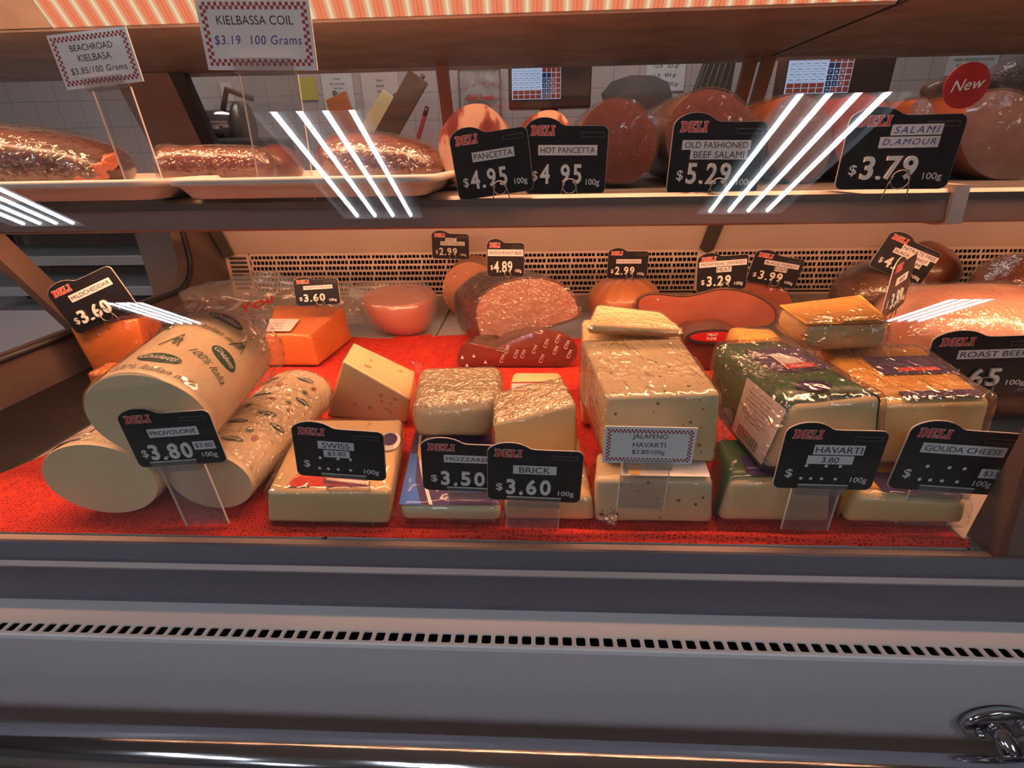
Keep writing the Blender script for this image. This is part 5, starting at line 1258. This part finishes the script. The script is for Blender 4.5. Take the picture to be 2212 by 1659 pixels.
# ------------------------------------------------------------------ upper shelf
SB = SH + 0.0012
def tray(label, x0, x1, y0, y1, group):
    t = thing('meat_tray', label, 'tray', ((x0 + x1) / 2, (y0 + y1) / 2, SB), group)
    def rr(g, z, r=0.02):
        pts = []
        for (cx, cy, a0) in ((x1 - r, y1 - r, 0), (x0 + r, y1 - r, 90), (x0 + r, y0 + r, 180), (x1 - r, y0 + r, 270)):
            for i in range(7):
                a = math.radians(a0 + 90 * i / 6); pts.append(Vector((cx + (r + g) * math.cos(a), cy + (r + g) * math.sin(a), z)))
        return pts
    h = 0.0205
    obj('tray_body', loft([rr(-0.022, SB + 0.0025), rr(-0.022, SB), rr(-0.010, SB + 0.0015), rr(-0.003, SB + 0.010), rr(0.0, SB + h - 0.008), rr(0.006, SB + h - 0.007), rr(0.0075, SB + h - 0.003), rr(0.006, SB + h), rr(0.001, SB + h), rr(-0.006, SB + 0.012), rr(-0.012, SB + 0.005)], cap0=True, cap1=True), M['tray'], t, True)
    return t
p0, p1 = at(366, 410, 0.512), at(935, 405, 0.512)
tray('white plastic tray under the kielbasa and the wrapped meat', p0.x, p1.x, 0.512, 0.74, 'white meat trays')
tray('white plastic tray under the dark roast and the beachroad card stand', p0.x - 0.475, p0.x - 0.017, 0.512, 0.74, 'white meat trays')
TF = SB + 0.0058
# dark roast with ragged cut edge
c = at(85, 330, 0.63)
t = thing('dark_roast', 'dark red wrapped roast with a ragged pale edge, beside the beachroad sign', 'meat', (c.x, c.y, TF))
obj('roast_body', blob((c.x - 0.035, c.y, TF + 0.031), (0.120, 0.068, 0.038), (0, 0.12, 0.1), 0.12, 12, 2, flat=TF, power=2.3, u=64, v=36), M['rind_red'], t, True)
obj('ragged_fat', blob((c.x + 0.076, c.y - 0.012, TF + 0.017), (0.012, 0.026, 0.022), (0.3, 0.7, 0), 0.5, 60, 4, flat=TF), M['smoked_cut'], t, True)
obj('plastic_wrap', blob((c.x - 0.040, c.y, TF + 0.0325), (0.122, 0.071, 0.043), (0, 0.12, 0.1), 0.10, 10, 2, flat=TF, power=2.5, u=64, v=36), M['film_streak'], t, True)
# kielbasa
a0, a1 = at(352, 356, 0.605), at(596, 366, 0.635)
a0.z = TF + 0.0228; a1.z = TF + 0.0222
t = thing('kielbasa', 'short glossy brown kielbasa with a cut end behind the kielbassa coil sign', 'sausage', ((a0.x + a1.x) / 2, 0.62, TF))
lg = Log(a0, a1, 0.022, 0.0215)
obj('sausage', loft(lg.rings([(0, 0.86), (0.02, 0.98), (0.1, 1.03), (0.35, 1.0), (0.6, 0.96), (0.85, 0.92), (0.95, 0.75), (1.0, 0.4)], 36)), M['kielbasa'], t, True)
obj('plastic_wrap', wobble(loft(lg.rings([(-0.02, 0.8), (0.0, 1.0), (0.1, 1.05), (0.2, 1.04), (0.35, 1.02), (0.5, 1.0), (0.65, 0.98), (0.85, 0.95), (0.97, 0.78), (1.02, 0.4)], 36, 0.002)), 0.0018, 80, 3), M['film_streak'], t, True)
c = at(612, 368, 0.66)
t = thing('smoked_sausage', 'rounded end of a smoked sausage behind the clear stand of the kielbassa coil card', 'sausage', (c.x, c.y, TF))
obj('sausage', blob((c.x - 0.012, c.y + 0.02, TF + 0.023), (0.026, 0.04, 0.0235), amp=0.08, seed=4, flat=TF), M['kielbasa'], t, True)
# wrapped smoked meat on tray
c = at(822, 345, 0.63)
t = thing('smoked_meat', 'plump glossy smoked meat in film on the end of the white tray', 'meat', (c.x, c.y, TF))
obj('meat_body', blob((c.x + 0.002, c.y, TF + 0.024), (0.074, 0.058, 0.029), (0, 0.10, 0.0), 0.06, 12, 7, flat=TF, power=2.3, u=56, v=32), M['kielbasa'], t, True)
obj('plastic_wrap', blob((c.x + 0.002, c.y, TF + 0.024), (0.0765, 0.060, 0.0315), (0, 0.10, 0.0), 0.07, 13, 7, flat=TF, power=2.3, u=56, v=32), M['film_streak'], t, True)
def salami(name, label, cat, cx, cy, rx, rz, Y, length, skin, face, film=None, seed=0, wob_=0.02, dx=0.0, dzl=0.0, bottom=SB, n=40, facename='cut_face', peak=0):
    pts = []
    for i in range(n):
        a = 2 * math.pi * i / n; k = 1 + wob_ * noise.noise((math.cos(a) * 1.3 + seed * 3, math.sin(a) * 1.3, seed))
        pk = 1 + peak * max(0, math.sin(a)) ** 3
        pts.append((cx + rx * k * math.cos(a), cy - rz * k * math.sin(a) * pk))
    return cut_piece(name, label, cat, pts, Y, (dx, length, dzl), skin, face, film=film, seed=seed, smooth_n=0, prof=((0, 0.97), (0.015, 1.0), (0.3, 1.01), (0.7, 1.0), (0.93, 0.96), (1.0, 0.7)), minz=bottom, face_name=facename)
salami('pancetta_roll', 'pancetta roll with pale fat swirls, behind the pancetta sign', 'meat', 1025, 318, 78, 88, 0.615, 0.20, M['pancetta_rind'], M['pancetta'], seed=1, wob_=0.05, peak=0.06)
salami('pancetta_roll', 'hot pancetta roll with a red top, behind the hot pancetta sign', 'meat', 1180, 320, 66, 83, 0.665, 0.20, M['pancetta_rind'], M['pancetta'], seed=2, wob_=0.05)
salami('salami_log', 'round dark red salami standing beside the hot pancetta sign', 'meat', 1336, 305, 83, 92, 0.612, 0.24, M['salami_skin'], M['salami_cut'], film=M['film_smooth'], seed=3, wob_=0.01)
salami('salami_log', 'largest beef salami log, behind the old fashioned beef salami sign', 'meat', 1535, 300, 96, 108, 0.618, 0.26, M['salami_skin'], M['salami_cut'], film=M['film_smooth'], seed=4, wob_=0.02)
salami('salami_log', 'grey wrapped salami log showing between the beef salami and salami signs', 'meat', 1728, 300, 70, 96, 0.645, 0.24, M['ham_gold'], M['salami_grey'], film=M['film_smooth'], seed=5, wob_=0.02)
salami('salami_log', "red salami log in film, behind the salami d'amour sign", 'meat', 1872, 300, 70, 96, 0.655, 0.24, M['salami_red'], M['salami_red'], film=M['film_smooth'], seed=6, wob_=0.02)
salami('salami_log', 'narrow dark salami under the round red badge', 'meat', 1992, 305, 39, 92, 0.66, 0.18, M['ham_gold'], M['salami_grey'], film=M['film_smooth'], seed=7)
salami('salami_log', 'big orange skinned salami log at the shelf joint beyond the red badge', 'meat', 2168, 292, 96, 96, 0.655, 0.24, M['ham_gold'], M['salami_grey'], film=M['film_smooth'], seed=8, wob_=0.03)
def dark_log(label, px, py, Y, rx, rz, ln, mat, film=None, seed=0, z=None):
    c = at(px, py, Y); zz = SB + rz if z is None else z
    t = thing('salami_log', label, 'meat', (c.x, c.y, zz - rz))
    obj('sausage', blob((c.x, c.y, zz), (rx, ln, rz), (0, 0, 0.2), 0.05, 12, seed, power=2.4, flat=zz - rz + 0.001), mat, t, True)
    if film: obj('plastic_wrap', blob((c.x, c.y, zz), (rx + 0.003, ln + 0.003, rz + 0.003), (0, 0, 0.2), 0.07, 12, seed, power=2.4, flat=zz - rz + 0.0005), film, t, True)
# ------------------------------------------------------------------ kitchen counter seen through the rear doors
CT = 1.10; KY = 2.0
t = thing('kitchen_counter', 'steel topped kitchen counter behind the display case', 'counter', (0.0, 2.0, 0))
obj('counter_body', box((-1.28, 1.62, 0.0), (2.6, 2.40, CT - 0.03)), M['beige_panel'], t)
obj('counter_top', box((-1.3, 1.60, CT - 0.03), (2.62, 2.42, CT), 0.004, 2), M['steel'], t)
WALLY = RY1 - 0.004
def wall_paper(label, px0, py0, px1, py1, mat, lines, roll=0, name='wall_paper', tw=0.7, h=0.055, v0=0.85, dv=0.11, ink='ink'):
    a, b = at(px0, py0, WALLY), at(px1, py1, WALLY)
    A, B, C_, D = Vector((a.x, WALLY, b.z)), Vector((b.x, WALLY, b.z)), Vector((b.x, WALLY, a.z)), Vector((a.x, WALLY, a.z))
    t = thing(name, label, 'notice', ((a.x + b.x) / 2, WALLY, b.z))
    f = quad_fn(A, B, C_, D, 0.0)
    obj('sheet', box((a.x, WALLY - 0.001, b.z), (b.x, WALLY + 0.001, a.z)), M[mat], t)
    f2 = quad_fn(A, B, C_, D, 0.0016)
    asp = (b.x - a.x) / (a.z - b.z)
    if lines:
        bm = BM()
        for i, s in enumerate(lines): text_on(s, lambda u, v, l=0: f2(u, v * asp, l), w=tw, h=h / asp * 1.0, bm=bm, cx=0.5, cy=(v0 - dv * i) / asp)
        obj('lettering', bm, M[ink], t)
    return t
wall_paper('white notice sheet taped to the tiles, half hidden by an orange scoop', 692, 158, 770, 246, 'paper', ['Monday', 'Slice to order', 'Wipe down', 'Rinse trays', 'Check dates'])
wall_paper('pale green notice sheet on the tiles beside the cutting board', 778, 158, 868, 262, 'paper_pink', ['Ham', 'Salami', 'Beef', 'Turkey', 'Cheese', 'Bacon'], tw=0.4)
wall_paper('yellow sticky note on the tiled kitchen wall', 641, 168, 688, 216, 'note_yellow', [])
wall_paper('small pale note behind the slicer on the tiled wall', 474, 178, 506, 218, 'paper', [])
wall_paper('weight chart sheet with grams and pounds beside the sloping steel hood', 1398, 132, 1476, 196, 'paper', ['1/2 lb   325 gr', '1 lb   454 gr', '1 1/2 lb  650 gr'], tw=0.85, h=0.16, v0=0.82, dv=0.30)
wall_paper('white handwritten notice asking staff to ensure wiping, over the wrapped bundle', 2056, 108, 2146, 162, 'paper', ['PLEASE ENSURE', 'AREA AROUND SLICER', 'IS THOROUGHLY', 'WIPED DOWN'], tw=0.8, h=0.12, v0=0.85, dv=0.23)
# hanging bag with red print
a, b = at(988, 150, 2.432), at(1084, 262, 2.432)
t = thing('printed_bag', 'clear hanging bag with red deli fresh print on the tiled wall', 'plastic bag', ((a.x + b.x) / 2, 2.432, b.z))
bm = BM(); g = []
for j in range(17):
    row = []
    for i in range(17):
        u, v = i / 16, j / 16; p = Vector((a.x + (b.x - a.x) * u, 2.432 + 0.010 * noise.noise((u * 4, v * 5, 1)), b.z + (a.z - b.z) * v)); row.append(bm.verts.new(p))
    g.append(row)
for j in range(16):
    for i in range(16): bm.faces.new((g[j][i], g[j][i + 1], g[j + 1][i + 1], g[j + 1][i]))
bmesh.ops.solidify(bm, geom=bm.faces[:], thickness=-0.004)
obj('bag_film', bm, pmat('bag_white', (0.86, 0.84, 0.86), 0.2, coat=0.6, col2=(0.66, 0.64, 0.66), nscale=20, bump=0.6, bscale=30), t, True)
fb = quad_fn((a.x, 2.414, b.z), (b.x, 2.414, b.z), (b.x, 2.414, a.z), (a.x, 2.414, a.z), 0)
bm = text_on('Deli Fresh', fb, w=0.62, h=0.26, bold=0.03, cx=0.52, cy=0.46)
for (u, v) in ((0.14, 0.6), (0.34, 0.66), (0.56, 0.68), (0.78, 0.68), (0.92, 0.62), (0.14, 0.42), (0.92, 0.40), (0.16, 0.28), (0.92, 0.25)): poly_on([(u, v), (u + 0.08, v + 0.03), (u + 0.09, v + 0.06), (u + 0.01, v + 0.03)], fb, bm)
obj('bag_print', bm, M['red'], t)
bm = BM(); pts = ellipse_pts(0.52, 0.25, 0.22, 0.13, 24)
tube([fb(*q) for q in pts], 0.0012, 4, closed=True, bm=bm); obj('bag_oval', bm, M['slate'], t)
# weighing scales with touch screens
def scale(label, px0, py0, px1, py1, Y, body_px, body_py, shear, group):
    a, b = at(px0, py0, Y), at(px1, py1, Y)
    t = thing('weighing_scale', label, 'scale', ((a.x + b.x) / 2, Y, CT), group)
    q = at(body_px, body_py, Y)
    x0, x1, z0, z1 = a.x - 0.012, q.x, q.z, a.z + 0.03
    obj('display_housing', box((x0, Y + 0.004, z0), (x1, Y + 0.07, z1), 0.006, 2), M['device'], t)
    obj('post', box(((x0 + x1) / 2 - 0.03, Y + 0.03, CT + 0.05), ((x0 + x1) / 2 + 0.03, Y + 0.065, z0 + 0.01), 0.004, 1), M['device'], t)
    obj('scale_base', box((x0 - 0.03, Y - 0.10, CT + 0.012), (x1 + 0.03, Y + 0.16, CT + 0.06), 0.01, 2), M['device'], t)
    obj('weighing_plate', box((x0 - 0.04, Y - 0.12, CT + 0.062), (x1 + 0.04, Y + 0.02, CT + 0.068), 0.002, 1), M['steel'], t)
    for sx in (x0, x1):
        for sy in (Y - 0.08, Y + 0.14): obj('foot', tube([(sx, sy, CT + 0.0005), (sx, sy, CT + 0.014)], 0.012, 10), M['rubber'], t)
    f = quad_fn((a.x, Y + 0.004, b.z), (b.x, Y + 0.004, b.z), (b.x, Y + 0.004, a.z), (a.x, Y + 0.004, a.z), 0.001)
    f2 = quad_fn((a.x, Y + 0.004, b.z), (b.x, Y + 0.004, b.z), (b.x, Y + 0.004, a.z), (a.x, Y + 0.004, a.z), 0.0018)
    f3 = quad_fn((a.x, Y + 0.004, b.z), (b.x, Y + 0.004, b.z), (b.x, Y + 0.004, a.z), (a.x, Y + 0.004, a.z), 0.0026)
    s = obj('touch_screen', poly_on(rect(0, 0, 1, 1), f), M['screen'], t)
    bm, bd, bt = BM(), BM(), BM()
    for i in range(5):
        for j in range(2): poly_on(rect(0.02 + i * 0.118, 0.02 + j * 0.14, 0.128 + i * 0.118, 0.145 + j * 0.14), f2, bm)
    keys = [['0', 'C', '', ''], ['1', '2', '3', ''], ['4', '5', '6', ''], ['7', '8', '9', ''], ['', '', '', ''], ['', '', '', '']]
    for j in range(6):
        for i in range(4):
            poly_on(rect(0.62 + i * 0.095, 0.02 + j * 0.162, 0.705 + i * 0.095, 0.165 + j * 0.162), f2, bd if (i < 2 and 0 < j < 5 or j == 0 and i == 0) else bm)
            if keys[j][i]: text_on(keys[j][i], f3, w=0.04, h=0.08, bm=bt, cx=0.66 + i * 0.095, cy=0.09 + j * 0.162)
    obj('red_key', bm, M['screen_red'], s); obj('dark_key', bd, M['screen_dark'], s); obj('key_lettering', bt, M['screen'], s)
    bm = BM()
    for j in range(5): poly_on(rect(0.01, 0.31 + j * 0.142, 0.60, 0.316 + j * 0.142), f2, bm)
    for i in range(4): poly_on(rect(0.128 + i * 0.118, 0.31, 0.131 + i * 0.118, 0.99), f2, bm)
    for j in range(4):
        for i in range(5): poly_on(rect(0.035 + i * 0.118, 0.37 + j * 0.142, 0.105 + i * 0.118, 0.385 + j * 0.142), f2, bm)
    obj('screen_grid', bm, M['screen_dark'], s)
scale('dark weighing scale with a lit touch screen, above the hot pancetta', 1105, 146, 1211, 213, 1.95, 1276, 232, 0, 'weighing scales on the counter')
scale('dark weighing scale with a lit touch screen, above the grey salami at the case joint', 1708, 122, 1832, 200, 1.95, 1915, 228, 0, 'weighing scales on the counter')
# slicer
c = at(500, 268, 1.9)
t = thing('meat_slicer', 'chrome meat slicer with a round guard behind the kielbassa coil stand', 'slicer', (c.x, 1.9, CT))
obj('motor_housing', tube([(c.x - 0.11, 1.9, c.z), (c.x - 0.105, 1.9, c.z), (c.x + 0.03, 1.9, c.z)], [0.040, 0.046, 0.046], 28), M['chrome'], t, True)
obj('blade_guard', tube([(c.x + 0.03, 1.9, c.z), (c.x + 0.035, 1.9, c.z), (c.x + 0.055, 1.9, c.z), (c.x + 0.06, 1.9, c.z)], [0.05, 0.068, 0.068, 0.045], 32), M['steel'], t, True)
obj('slicer_base', box((c.x - 0.13, 1.8, CT + 0.001), (c.x + 0.16, 2.02, c.z - 0.045), 0.02, 3), M['slate'], t, True)
obj('carriage_arm', tube([(c.x - 0.02, 1.9, c.z + 0.04), (c.x + 0.02, 1.88, c.z + 0.10), (c.x + 0.11, 1.86, c.z + 0.07)], 0.009, 10), M['wood'], t, True)
# cutting boards / scoops leaning on the counter
def leaning_board(name, label, cat, p0, p1, w, mat, Y=1.98):
    a, b = at(*p0, Y), at(*p1, Y + 0.03); d = (b - a); d.normalize(); s = d.cross(Vector((0, -1, 0))).normalized() * w / 2; n = Vector((0, 0.012, 0))
    low = a - d * ((a.z - CT - 0.003) / max(d.z, 0.2)) if d.z > 0.2 else a
    t = thing(name, label, cat, (low.x, Y, CT))
    P = [low - s, low + s, b + s, b - s]; m_ = min(p.z for p in P)
    for p in P: p.z += max(0, CT + 0.0008 - m_)
    bm = hexm([P[0], P[1], P[2], P[3]] + [p + n for p in P], 0.003, 2)
    obj('board', bm, mat, t)
    obj('grip', tube([b - d * 0.004 + Vector((0, 0.006, 0)), b + d * 0.028 + Vector((0, 0.006, 0))], 0.008, 10), M['slate'], t, True)
    return t
leaning_board('cutting_board', 'long brown board leaning at a slant over the tray meat', 'cutting board', (858, 262), (905, 178), 0.075, M['wood'])
leaning_board('plastic_paddle', 'cream paddle leaning behind the slanting brown board', 'paddle', (815, 270), (846, 218), 0.07, M['butter'], 2.08)
leaning_board('red_scraper', 'narrow red handled scraper standing upright beside the pancetta', 'scraper', (905, 290), (917, 248), 0.014, M['red_deep'], 1.93)
leaning_board('orange_scoop', 'orange scoop leaning before the white notice sheet', 'scoop', (742, 262), (726, 214), 0.085, M['orange_plastic'], 2.06)
# steel scoop pan and hood
c = at(1392, 196, 1.9)
t = thing('steel_pan', 'steel weighing pan tipped up behind the round salami', 'pan', (c.x, 1.9, CT))
prof = [(-0.13, 0.02), (-0.11, 0.045), (-0.05, 0.062), (0.02, 0.060), (0.07, 0.040), (0.10, -0.03), (0.09, -0.10), (-0.09, -0.10)]
obj('pan_body', prism([(c.x + u, 0, c.z + v - 0.02) for u, v in prof], 1.88, 1.98), M['steel'], t)
obj('pan_stand', box((c.x - 0.08, 1.89, CT + 0.0008), (c.x + 0.08, 1.97, c.z - 0.118), 0.004, 1), M['slate'], t)
c = at(1500, 190, 2.25)
t = thing('steel_hood', 'sloping ribbed steel guard behind the largest beef salami', 'hood', (c.x, 2.25, CT))
obj('guard_plate', prism([(c.x - 0.10, 0, CT + 0.001), (c.x + 0.12, 0, CT + 0.001), (c.x + 0.14, 0, c.z + 0.14), (c.x + 0.05, 0, c.z + 0.14)], 2.24, 2.30), M['dark_metal'], t)
for k in range(5):
    obj('guard_rib', tube([(c.x - 0.07 + 0.03 * k, 2.236, CT + 0.03), (c.x + 0.055 + 0.02 * k, 2.236, c.z + 0.13)], 0.0025, 6), M['steel'], t)
# wrapped bundles on a steel box
c = at(2120, 215, 1.85)
bx0, bx1 = at(2022, 210, 1.85).x, at(2300, 210, 1.85).x
zt = c.z - 0.012
t = thing('steel_box', 'steel box on the counter under the wrapped bundle', 'box', ((bx0 + bx1) / 2, 1.85, CT))
obj('box_body', box((bx0, 1.76, CT + 0.0008), (bx1, 2.05, zt), 0.006, 2), M['dark_metal'], t)
obj('box_lid', box((bx0 - 0.004, 1.755, zt + 0.0003), (bx1 + 0.004, 2.055, zt + 0.006), 0.002, 1), M['steel'], t)
c1 = at(2060, 185, 1.85)
t = thing('salami_log', 'dark brown salami lying behind the round red badge', 'meat', (c1.x, 1.85, zt + 0.0065))
obj('sausage', blob((c1.x, 1.86, zt + 0.041), (0.085, 0.045, 0.034), (0, 0, 0), 0.05, 12, 3, power=2.4, flat=zt + 0.0068), M['ham_brown'], t, True)
c1 = at(2225, 175, 1.85)
t = thing('wrapped_bundle', 'big bundle wrapped in cloudy film, over the orange salami log', 'wrapped meat', (c1.x, 1.85, zt + 0.0065))
obj('bundle_body', blob((c1.x + 0.02, 1.87, zt + 0.066), (0.135, 0.08, 0.06), (0, 0, 0), 0.08, 10, 6, power=2.4, flat=zt + 0.0068), M['salami_grey'], t, True)
obj('plastic_wrap', blob((c1.x + 0.02, 1.87, zt + 0.067), (0.139, 0.084, 0.064), (0, 0, 0), 0.12, 12, 6, power=2.4, flat=zt + 0.0066), M['film_streak'], t, True)
# pale boards added to imitate the bars reflected in the end window
t = thing('reflection_boards', 'pale boards added as reflected bars behind the rounded end window', 'added boards', (-1.95, 2.27, 0))
for z in (0.58, 0.71, 0.84, 0.97, 1.09): obj('reflection_board', box((-2.55, 2.08, z), (-1.36, 2.42, z + 0.035)), M['paper'], t)
for (x, y) in ((-2.54, 2.09), (-1.37, 2.09), (-2.54, 2.41), (-1.37, 2.41)): obj('upright', box((x - 0.015, y - 0.015, 0.0), (x + 0.015, y + 0.015, 1.30)), M['dark_metal'], t)

for l_ in (canopy_lamp, shelf_lamp, shelf_lamp_b): l_.parent = case; l_.matrix_parent_inverse = Matrix.Translation(-Vector(case.location))
